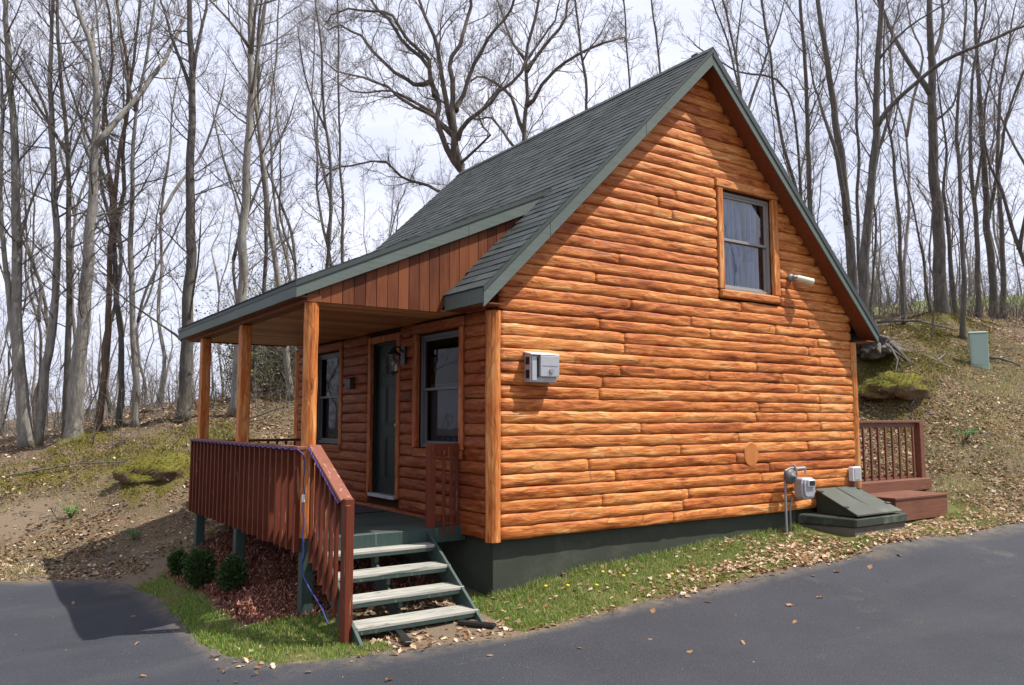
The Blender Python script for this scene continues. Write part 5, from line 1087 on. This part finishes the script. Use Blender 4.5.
# trees on the far side of the driveway, seen in the window glass
for i,(x,y) in enumerate(((-16,-2),(-19,4),(-15.5,7.5),(-21,9),(-18,-7),(-14,12),(-24,1),(-17,2.2),(-20,13),(-26,7),(2,-22),(7,-23.5),(11,-21),(16,-24),(-3,-24),(20,-19),(4.5,-27),(-14,16),(-22,-3),(-9,19),(-11,23),(-7,24),(-14,27),(-17,22),(-10,29),(-20,30),(-12,19.5),(24,-17),(28,-15),(26,-21),(31,-19),(35,-17),(30,-25),(38,-22),(22,-20),(34,-24))):
    t=plant((i*5+4)%6,x,y,rg.uniform(1.05,1.4),rg.uniform(0,6.28),first,'bare tree across the driveway, reflected in the cabin windows','trees across the driveway')
# far-off wood: one mass of stems and twigs
def far_mass(name,lab,n,seed,pick,hr,mat,thick=.05,tw=34):
    rg=random.Random(seed); V=[];F_=[]; mb=MB()
    for i in range(n):
        x,y=pick(rg); z=hg(x,y)-.3; h=rg.uniform(*hr); D=math.hypot(x-CX,y-CY); r=thick*rg.uniform(.5,1.4)*(D/40)**.5
        p=Vector((x,y,z)); pts=[p]; 
        for k in range(5): p=p+Vector((rg.gauss(0,.18),rg.gauss(0,.18),h/5)); pts.append(p)
        mb.tube(pts,[r*(1-.8*k/5) for k in range(6)],4,cap=False)
        for j in range(tw):
            f=rg.uniform(.12,1); q=pts[min(int(f*5),4)].lerp(pts[min(int(f*5),4)+1],f*5-min(int(f*5),4)); a=rg.uniform(0,6.28); l=rg.uniform(.5,1.9)*(1.2-.5*f)*h/9; e=q+Vector((math.cos(a)*l,math.sin(a)*l,l*rg.uniform(.3,1.2)))
            w=.010*(D/40)**.6
            m1=q.lerp(e,.5)+Vector((rg.gauss(0,.08),rg.gauss(0,.08),rg.gauss(0,.06))); mb.tube([q,m1,e],[w,w*.8,w*.45],3,cap=False)
            for s_ in range(2):
                e2=m1+Vector((rg.gauss(0,.35),rg.gauss(0,.35),rg.uniform(.1,.6)))*l*.8; mb.tube([m1,e2],[w*.6,w*.4],3,cap=False)
    o=mb.build(name,mat,None,recalc=False,smooth=True); tag(o,lab,'wood',kind='stuff'); return o
def pickL(rg):
    while True:
        px=rg.uniform(-260,520) if rg.random()<.8 else rg.uniform(-1100,-260); d=rg.uniform(38,95); x,y=polar(px,d); return x,y
def pickR(rg):
    px=rg.uniform(640,1300); d=rg.uniform(60,115) ; return polar(px,d)
far_mass('distant_wood','brown haze of leafless trees far beyond the left crest',330,5,pickL,(4,7.5),M['far'],.07,26)
far_mass('distant_wood','brown haze of leafless trees beyond the field on the right',300,6,pickR,(5,10),M['far'],.07,26)
def pickW(rg):
    a=rg.uniform(math.radians(150),math.radians(300)); d=rg.uniform(30,60); return CX+math.cos(a)*d,CY+math.sin(a)*d
far_mass('distant_wood','leafless wood across the driveway behind the viewpoint',200,8,pickW,(8,14),M['far'],.10,20)
# brush between the trunks
def brush(name,lab,cells,seed,mat,leafy):
    rg=random.Random(seed); mb=MB(); lf=MB()
    for (px,d,n,h) in cells:
        for i in range(n):
            x,y=polar(px+rg.uniform(-28,28),d+rg.uniform(-1.8,1.8)); z=hg(x,y)-.05; p=Vector((x,y,z)); hh=h*rg.uniform(.4,1.1); dv=Vector((rg.gauss(0,.3),rg.gauss(0,.3),1)).normalized(); pts=[p]
            for k in range(4): dv=(dv+Vector((rg.gauss(0,.2),rg.gauss(0,.2),0))).normalized(); pts.append(pts[-1]+dv*hh/4)
            mb.tube(pts,[.010,.008,.006,.004,.003],3,cap=False)
            for j in range(5):
                q=pts[rg.randrange(1,5)]; e=q+Vector((rg.gauss(0,.35),rg.gauss(0,.35),rg.uniform(-.05,.5)))*hh*.35; mb.tube([q,e],[.005,.0028],3,cap=False)
                if leafy:
                    for s_ in range(leafy):
                        c=q.lerp(e,rg.random())+Vector((rg.gauss(0,.05),rg.gauss(0,.05),rg.gauss(0,.05))); a=Vector((rg.gauss(0,1),rg.gauss(0,1),rg.gauss(0,1))).normalized(); b=a.orthogonal().normalized(); s=rg.uniform(.025,.055)
                        lf.poly([c,c+a*s+b*s*.6,c+a*s*2,c+a*s-b*s*.6])
    o=mb.build(name,mat,None,recalc=False,smooth=True); tag(o,lab,'undergrowth',kind='stuff')
    if leafy: f=lf.build(name+'_leaves',M['brush'],o,recalc=False)
    return o
brush('undergrowth','thin leafless brush between the trunks along the left crest',[(px,rg.uniform(18.2,26),13,rg.uniform(.9,1.9)) for px in range(-40,300,16) for _ in (0,1)],3,M['twig'],0)
brush('thicket','olive leafy thicket behind the far end of the porch',[(px,21.5,60,2.8) for px in range(262,350,14)]+[(px,24,40,4.2) for px in range(258,360,14)],4,M['twig'],5)
brush('undergrowth','thin leafless brush between the trunks on the right crest',[(px,rg.uniform(24,33),22,rg.uniform(1.2,3.0)) for px in range(850,1100,14) for _ in (0,1)],9,M['twig'],0)
# ---------------------------------------------------------------- litter, grass, mulch
def blades(name,X,Y,Z,L,Wd,lean,mat,lab,cat,seed,parent=None):
    r=np.random.RandomState(seed); n=len(X); a=r.uniform(0,6.283,n); dx=np.cos(a); dy=np.sin(a); b=r.uniform(0,6.283,n); lx=np.cos(b)*lean*L; ly=np.sin(b)*lean*L
    P=np.empty((n,5,3)); w=Wd/2
    P[:,0]=np.stack([X-dx*w,Y-dy*w,Z-.01],1); P[:,1]=np.stack([X+dx*w,Y+dy*w,Z-.01],1)
    P[:,2]=np.stack([X+dx*w*.8+lx*.35,Y+dy*w*.8+ly*.35,Z+L*.6],1); P[:,3]=np.stack([X-dx*w*.8+lx*.35,Y-dy*w*.8+ly*.35,Z+L*.6],1); P[:,4]=np.stack([X+lx,Y+ly,Z+L],1)
    i=np.arange(n)*5; quads=np.stack([i,i+1,i+2,i+3],1); tri=np.stack([i+3,i+2,i+4],1)
    loops=np.concatenate([quads,tri],1).ravel().astype(np.int32)
    ls=(np.arange(n)[:,None]*7+np.array([0,4])).ravel().astype(np.int32)
    return mk(name,P.reshape(-1,3),loops,ls,mat,lab,cat)
def mk(name,V,loops,ls,mat,lab,cat):
    me=bpy.data.meshes.new(name); me.vertices.add(len(V)); me.vertices.foreach_set('co',V.ravel().astype(np.float32)); me.loops.add(len(loops)); me.loops.foreach_set('vertex_index',loops)
    me.polygons.add(len(ls)); me.polygons.foreach_set('loop_start',ls); me.update(calc_edges=True); me.materials.append(mat)
    o=bpy.data.objects.new(name,me); COL.objects.link(o); tag(o,lab,cat,kind='stuff'); return o
def leaves(name,X,Y,Z,S,mat,lab,cat,seed,tilt=.32,aspect=.62,lift=.0):
    """lobed curled leaf: 8-point outline folded along the midrib"""
    r=np.random.RandomState(seed); n=len(X); a=r.uniform(0,6.283,n); t1=r.normal(0,tilt,n); t2=r.normal(0,tilt,n); fold=r.uniform(.05,.5,n); curl=r.uniform(-.1,.35,n)
    out=np.array([(-.5,0,0),(-.22,.5,1),(.08,.34,1),(.28,.46,1),(.5,0,0),(.28,-.46,1),(.08,-.34,1),(-.22,-.5,1)])
    u=out[:,0][None]*np.ones((n,1)); v=out[:,1][None]*aspect*r.uniform(.7,1.25,n)[:,None]; h=np.abs(out[:,1])[None]*fold[:,None]+curl[:,None]*(u**2)
    mid=np.stack([np.full(n,.05),np.zeros(n)],1)
    u=np.concatenate([u,mid[:,:1]],1); v=np.concatenate([v,np.zeros((n,1))],1); h=np.concatenate([h,np.zeros((n,1))],1)
    u=u*S[:,None]; v=v*S[:,None]; h=h*S[:,None]
    ca,sa=np.cos(a)[:,None],np.sin(a)[:,None]; x=u*ca-v*sa; y=u*sa+v*ca
    z=h+x*t1[:,None]+y*t2[:,None]; z=z-z.min(1,keepdims=True)*.75
    P=np.stack([x+X[:,None],y+Y[:,None],z+Z[:,None]+lift],2)
    i=np.arange(n)[:,None]*9; tr=np.array([(8,k,(k+1)%8) for k in range(8)]).ravel()
    loops=(i+tr[None]).ravel().astype(np.int32); ls=np.arange(0,n*24,3,dtype=np.int32)
    return mk(name,P.reshape(-1,3),loops,ls,mat,lab,cat)
def scatter(n,box,dens,seed):
    r=np.random.RandomState(seed); X=r.uniform(box[0],box[1],n); Y=r.uniform(box[2],box[3],n); p=dens(X,Y); k=r.uniform(0,1,n)<p; return X[k],Y[k]
def nothouse(X,Y,m=.02): return ~((X>-m)&(X<W+m)&(Y>.05-m)&(Y<L+m))
def nohatch(X,Y): return ~((X>5.45)&(X<7.15)&(Y>-.85)&(Y<.1))&~((X>7.15)&(X<9.25)&(Y>-.58)&(Y<.25))
def sA(X,Y): 
    d=pdist(X,Y,ASPH); return np.where(inside(X,Y,ASPH),-d,d)
def surf(X,Y):
    z=ground_z(X,Y); ins=inside(X,Y,AE); return np.where(ins,hgt(X,Y)+.006,z)
# leaf litter on the banks
def dl(X,Y):
    s=sA(X,Y); mk_=masks(X,Y); c=fbm(X,Y,.9,21,4); d=np.clip((c-.33)*5.0,.10,1)*np.clip((s+.05)/.3,0,1)*nothouse(X,Y)*nohatch(X,Y)
    d*=1-.65*np.clip(mk_['moss'],0,1)-.0; d*=1-.9*mk_['mulch']; d*=np.where(mk_['grass']>.45,.05,1); d*=1-.5*np.clip(mk_['dirt']*1.2-.3,0,1); d*=np.where((X>-2.6)&(X<0)&(Y>.4)&(Y<5.6),.12,1)
    d*=np.clip(1.25-np.hypot(X-CX,Y-CY)/42,.15,1); return d
X,Y=scatter(210000,(-8,13,-1.4,15),dl,1); X2,Y2=scatter(300000,(7,26,-1.6,13),dl,2)
X=np.r_[X,X2]; Y=np.r_[Y,Y2]; r=np.random.RandomState(4)
print('leaves',len(X))
S=.028+.075*r.beta(1.6,3.2,len(X)); sel=r.uniform(0,1,len(X))<np.where(X>7,.62,.5)
leaves('leaf_litter',X[sel],Y[sel],ground_z(X[sel],Y[sel]),S[sel],M['leaves'],'pale tan fallen leaves over the wooded banks','leaf litter',5)
leaves('leaf_litter',X[~sel],Y[~sel],ground_z(X[~sel],Y[~sel]),S[~sel],M['leavesd'],'darker brown fallen leaves over the wooded banks','leaf litter',6)
# drift of leaves between gable and driveway, thickest by the hatch
def dd(X,Y):
    s=sA(X,Y); c=fbm(X,Y,1.6,31,4); 
    band=np.exp(-((Y-(-.86+.0*X))/.26)**2)*np.clip((X-1.3)/1.8,0,.8)+np.clip((X-3.2)/1.8,0,1)*.30*((X<6.2))+.35*((X>5.6)&(Y<-.8))
    d=band*np.clip((c-.28)*3,.05,1)*(s>-.10)*np.clip((s+.10)/.12,0,1)*nothouse(X,Y)*nohatch(X,Y)+.02*(s>0)*nothouse(X,Y)*nohatch(X,Y); return np.clip(d,0,1)
X,Y=scatter(30000,(-.3,10,-1.6,.04),dd,7); r=np.random.RandomState(8); S=.035+.06*r.beta(2,3,len(X)); print('drift',len(X))
leaves('leaf_drift',X,Y,surf(X,Y)+r.uniform(0,.03,len(X)),S,M['leaves'],'drift of dry tan leaves in the grass between gable and driveway','fallen leaves',9,.28)
def ds(X,Y):
    return np.clip(.5*np.exp(-((X+1.0)/.6)**2-((Y+.88)/.10)**2)+.03*((Y>-1.0)&(Y<.5))+.5*np.exp(-((X+2.62)/.2)**2-((Y-.05)/.25)**2)*.25,0,1)
X,Y=scatter(2500,(-3,0,-1.1,.5),ds,17); S=np.random.RandomState(3).uniform(.035,.08,len(X)); leaves('leaf_drift',X,Y,surf(X,Y)+.003,S,M['leaves'],'dry leaves and debris at the foot of the porch steps','fallen leaves',19,.4)
# leaves lying singly on the asphalt
spots_=[(-2.0,-1.57,.075),(-1.0,-1.52,.06),(-2.66,-.38,.06),(3.26,-1.89,.08),(.53,-2.45,.075),(2.25,-2.29,.09),(2.72,-1.88,.085),(1.17,-2.52,.06),(3.88,-1.35,.08),(4.85,-1.53,.09),(5.55,-1.53,.08),(6.28,-1.29,.08),(.52,-1.96,.04),(-.22,-1.82,.05),(-3.4,1.3,.06),(-3.7,3.9,.07),(-3.2,2.8,.07),(4.3,-1.42,.08),(-3.55,.1,.05),(2.0,-1.35,.07),(1.2,-1.3,.07)]
for i,(x,y,s) in enumerate(spots_):
    o=leaves('fallen_leaf',np.array([x]),np.array([y]),np.array([hg(x,y)+.006]),np.array([s*1.15]),M['leaves'],None,None,100+i,.25)
    del o['kind']; origin_to(o,(x,y,hg(x,y))); tag(o,'single dry tan leaf lying on the asphalt driveway','leaf','dry leaves scattered on the asphalt')
# grit on the asphalt along its edge
def dgr(X,Y): s=sA(X,Y); return np.clip(np.exp(-(np.abs(s)/.10)**1.3)*.9+.02*(s<0),0,1)*nothouse(X,Y)
X,Y=scatter(60000,(-6,11,-3.2,7),dgr,51); S=np.random.RandomState(5).uniform(.008,.022,len(X)); print('grit',len(X))
leaves('grit',X,Y,surf(X,Y),S,M['leavesd'],'fine leaf crumbs and grit along the asphalt edge','grit',52,.3)
# grass
def dg(X,Y):
    m_=masks(X,Y); s=sA(X,Y); c=fbm(X,Y,2.2,41,4); return np.clip(m_['grass']*1.5-.15,0,1)*np.clip((c-.28)*3.4,.05,1)*(s>-.03)*nothouse(X,Y)*nohatch(X,Y)*(X<9.5)
X,Y=scatter(520000,(-3.3,9.5,-1.5,4.6),dg,61); r=np.random.RandomState(6); n=len(X); print('grass',n)
tall=1+1.1*np.exp(-((Y-.02)/.12)**2)*(X>0); L_=r.uniform(.018,.052,n)*tall; sel=r.uniform(0,1,n)<np.where(X<0,.80,np.clip(.62-.02*X,.35,.8))
Z=ground_z(X,Y)
blades('grass',X[sel],Y[sel],Z[sel],L_[sel],np.full(sel.sum(),.006),.55,M['grass'],'short green grass by the steps and along the gable','grass',62)
blades('dry_grass',X[~sel],Y[~sel],Z[~sel],L_[~sel]*.9,np.full((~sel).sum(),.006),.8,M['drygrass'],'yellowed grass between cabin and driveway','grass',63)
def dg2(X,Y):
    m_=masks(X,Y); c=fbm(X,Y,1.3,45,4); return (np.clip(m_['grass']*1.6,0,1)*(X>9)+np.clip((c-.5)*2.2,0,.35))*nothouse(X,Y)*nohatch(X,Y)*(sA(X,Y)>.05)*(1-.7*masks(X,Y)['mulch'])
X,Y=scatter(150000,(8,22,-1.6,7),dg2,65); X2,Y2=scatter(130000,(-6,2,4.6,12),lambda a,b:dg2(a,b)*.6,66); X=np.r_[X,X2];Y=np.r_[Y,Y2]; n=len(X); r=np.random.RandomState(7)
blades('dry_grass',X,Y,ground_z(X,Y),r.uniform(.03,.10,n),np.full(n,.008),.9,M['drygrass'],'thin straw-coloured grass tufts among the leaves on the banks','grass',67)
# moss tufts on the mounds
def dm(X,Y): m_=masks(X,Y); c=fbm(X,Y,2.0,71,4); return np.clip(m_['moss']*1.5-.45,0,1)*np.clip((c-.36)*5,0,1)
X,Y=scatter(260000,(10.5,21,1,6.5),dm,72); X2,Y2=scatter(150000,(-6,1,4.6,12),dm,73); X=np.r_[X,X2];Y=np.r_[Y,Y2]; n=len(X); r=np.random.RandomState(8); print('moss',n)
blades('moss',X,Y,ground_z(X,Y),r.uniform(.015,.05,n),np.full(n,.014),.7,M['mosst'],'olive and gold moss over the mounds on the banks','moss',74)
# bark mulch
def dmu(X,Y): m_=masks(X,Y); return np.clip(m_['mulch'],0,1)
X,Y=scatter(60000,(-2.8,.05,.2,5.8),dmu,81); n=len(X); r=np.random.RandomState(9); print('chips',n)
leaves('bark_mulch',X,Y,ground_z(X,Y),r.uniform(.015,.055,n),M['chips'],'red-brown bark mulch under and beside the porch','mulch',82,.7,.3)
# dandelions in the gable lawn
DA=[(.8,-.35),(1.1,-.5),(1.6,-.4),(1.45,-.2),(2.2,-.6),(.6,-.2)]
my=paint_mat('dandelion_yellow',(.75,.55,.03),.7)
for i,(x,y) in enumerate(DA):
    m=MB(); z=gz1(x,y)+.045; m.lathe([(.0,.012),(.018,.01),(.022,.0),(.008,-.008)],(x,y,z),9); m.tube([(x,y,z-.055),(x,y,z)],.003,4); o=m.build('dandelion',my); origin_to(o,(x,y,z-.05)); tag(o,'small yellow dandelion flower in the grass below the gable','flower',group='dandelions in the gable grass')
# ---------------------------------------------------------------- mossy humps and twigs on the banks
def hump(x,y,r,lab,seed,lift=.10):
    z=gz1(x,y); t=thing('mossy_hump',lab,'mossy mound',(x,y,z)); c=(x,y,z+lift)
    b=blob('earth',c,r,seed,M['hump'],.32,1.6,t,4)
    rg=random.Random(seed); bm_=b.data; m=MB(); loc=Vector((x,y,z)); vs=[v.co.copy()+loc for v in bm_.vertices]; ns=[v.normal.copy() for v in bm_.vertices]
    for i in range(8000):
        k=rg.randrange(len(vs)); n=ns[k]
        if n.z<-.25+rg.uniform(-.15,.45): continue
        p=vs[k]+Vector((rg.gauss(0,.022),rg.gauss(0,.022),rg.gauss(0,.006))); a=(n+Vector((rg.gauss(0,.5),rg.gauss(0,.5),rg.gauss(0,.3)))).normalized(); s=rg.uniform(.02,.055); q=a.orthogonal().normalized()*.008
        m.poly([p-q,p+q,p+a*s])
    m.build('moss',M['mosst'],t,recalc=False)
hump(-1.70,8.95,(.80,.55,.34),'big mossy hump with a dark undercut on the left bank beside the porch',11,-.13)
hump(12.45,2.4,(.9,.65,.34),'shaggy mossy hump just above the rear deck railing',12,-.12)
rg=random.Random(42)
def twigs(n,box,lab,sd):
    rg=random.Random(sd); m=MB(); 
    P=[(rg.uniform(box[0],box[1]),rg.uniform(box[2],box[3])) for _ in range(n)]; A=np.array(P); ok=(~inside(A[:,0],A[:,1],ASPH))&nothouse(A[:,0],A[:,1])&nohatch(A[:,0],A[:,1])&~((A[:,0]>-2)&(A[:,0]<0)&(A[:,1]>.5)&(A[:,1]<6)); ok&=~((A[:,0]<9.7)&(A[:,0]>7)&(A[:,1]<3)); Z=ground_z(A[:,0],A[:,1])
    for i in range(n):
        if not ok[i]: continue
        l=rg.uniform(.08,.55)*rg.random()**.4; a=rg.uniform(0,6.28); r=rg.uniform(.002,.007)*(1+l); p=Vector((A[i,0],A[i,1],Z[i]+.012)); e=p+Vector((math.cos(a)*l,math.sin(a)*l,0)); ez=gz1_fast(e.x,e.y,Z[i]); e.z=ez+.02+rg.random()*.06*l
        md=p.lerp(e,.5)+Vector((rg.gauss(0,.02),rg.gauss(0,.02),.012)); m.tube([p,md,e],[r,r*.8,r*.5],4,cap=False)
    o=m.build('fallen_twigs',M['twig'],None,recalc=False); tag(o,lab,'twigs',kind='stuff')
def gz1_fast(x,y,z): return hg(x,y)*.5+z*.5 if abs(hg(x,y)-z)<.4 else z
twigs(1500,(-7,4,4.7,12.5),'small fallen twigs among the leaves on the left bank',1)
twigs(1900,(8,23,-1.2,7),'small fallen twigs among the leaves on the right bank',2)
# ---------------------------------------------------------------- light, sky, camera
cam=bpy.data.cameras.new('camera'); co=bpy.data.objects.new('camera',cam); COL.objects.link(co)
cam.sensor_width=36; cam.lens=802.466/1024*36; cam.clip_end=2000; cam.clip_start=.05
Fv=Vector((0.56197764,0.82155971,0.09602486)); Rv=Vector((0.82544179,-0.56448584,-0.00126019)); Uv=Rv.cross(Fv)
mt=Matrix((Rv,Uv,-Fv)).transposed().to_4x4(); mt.translation=Vector((-4.981,-7.689,1.35)); co.matrix_world=mt
SC.camera=co
sd=Vector((1.68,-1.42,3.79)).normalized()
sl=bpy.data.lights.new('sun','SUN'); sl.energy=5.0; sl.angle=R(.55); sl.color=(1,.955,.88)
so=bpy.data.objects.new('sun',sl); COL.objects.link(so); so.rotation_euler=sd.to_track_quat('Z','Y').to_euler(); so.location=(10,-10,30)
w=bpy.data.worlds.new('World'); SC.world=w; w.use_nodes=True; t=w.node_tree; t.nodes.clear()
sky=t.nodes.new('ShaderNodeTexSky'); sky.sky_type='NISHITA'; sky.sun_disc=False
sky.sun_elevation=math.asin(sd.z); sky.sun_rotation=math.atan2(sd.x,sd.y); sky.air_density=1; sky.dust_density=2.0; sky.ozone_density=1.2
bg=t.nodes.new('ShaderNodeBackground'); bg.inputs[1].default_value=.058
tc=t.nodes.new('ShaderNodeTexCoord'); mp=t.nodes.new('ShaderNodeMapping'); mp.inputs['Scale'].default_value=(1,1,2.6)
n1=t.nodes.new('ShaderNodeTexNoise'); n1.inputs['Scale'].default_value=1.9; n1.inputs['Detail'].default_value=7; n1.inputs['Roughness'].default_value=.58; n1.inputs['Distortion'].default_value=.5
cr=t.nodes.new('ShaderNodeValToRGB'); cr.color_ramp.elements[0].position=.34; cr.color_ramp.elements[1].position=.56
cr.color_ramp.elements[0].color=(.80,.80,.80,1); cr.color_ramp.elements[1].color=(1,1,1,1)
mx=t.nodes.new('ShaderNodeMix'); mx.data_type='RGBA'; 
cc=t.nodes.new('ShaderNodeValToRGB'); cc.color_ramp.elements[0].position=.35; cc.color_ramp.elements[1].position=.7
cc.color_ramp.elements[0].color=(10.4,11.1,13.9,1); cc.color_ramp.elements[1].color=(12.6,12.9,14.9,1)
n2=t.nodes.new('ShaderNodeTexNoise'); n2.inputs['Scale'].default_value=3.4; n2.inputs['Detail'].default_value=6
ou=t.nodes.new('ShaderNodeOutputWorld')
for a,b in ((tc.outputs['Generated'],mp.inputs[0]),(mp.outputs[0],n1.inputs['Vector']),(mp.outputs[0],n2.inputs['Vector']),(n1.outputs['Fac'],cr.inputs[0]),(n2.outputs['Fac'],cc.inputs[0]),
            (cr.outputs[0],mx.inputs[0]),(sky.outputs[0],mx.inputs[6]),(cc.outputs[0],mx.inputs[7]),(mx.outputs[2],bg.inputs[0]),(bg.outputs[0],ou.inputs[0])): t.links.new(a,b)
SC.view_settings.view_transform='Standard'; SC.view_settings.look='None'; SC.view_settings.gamma=1; SC.view_settings.exposure=.53
SC.cycles.max_bounces=6; SC.cycles.transparent_max_bounces=12
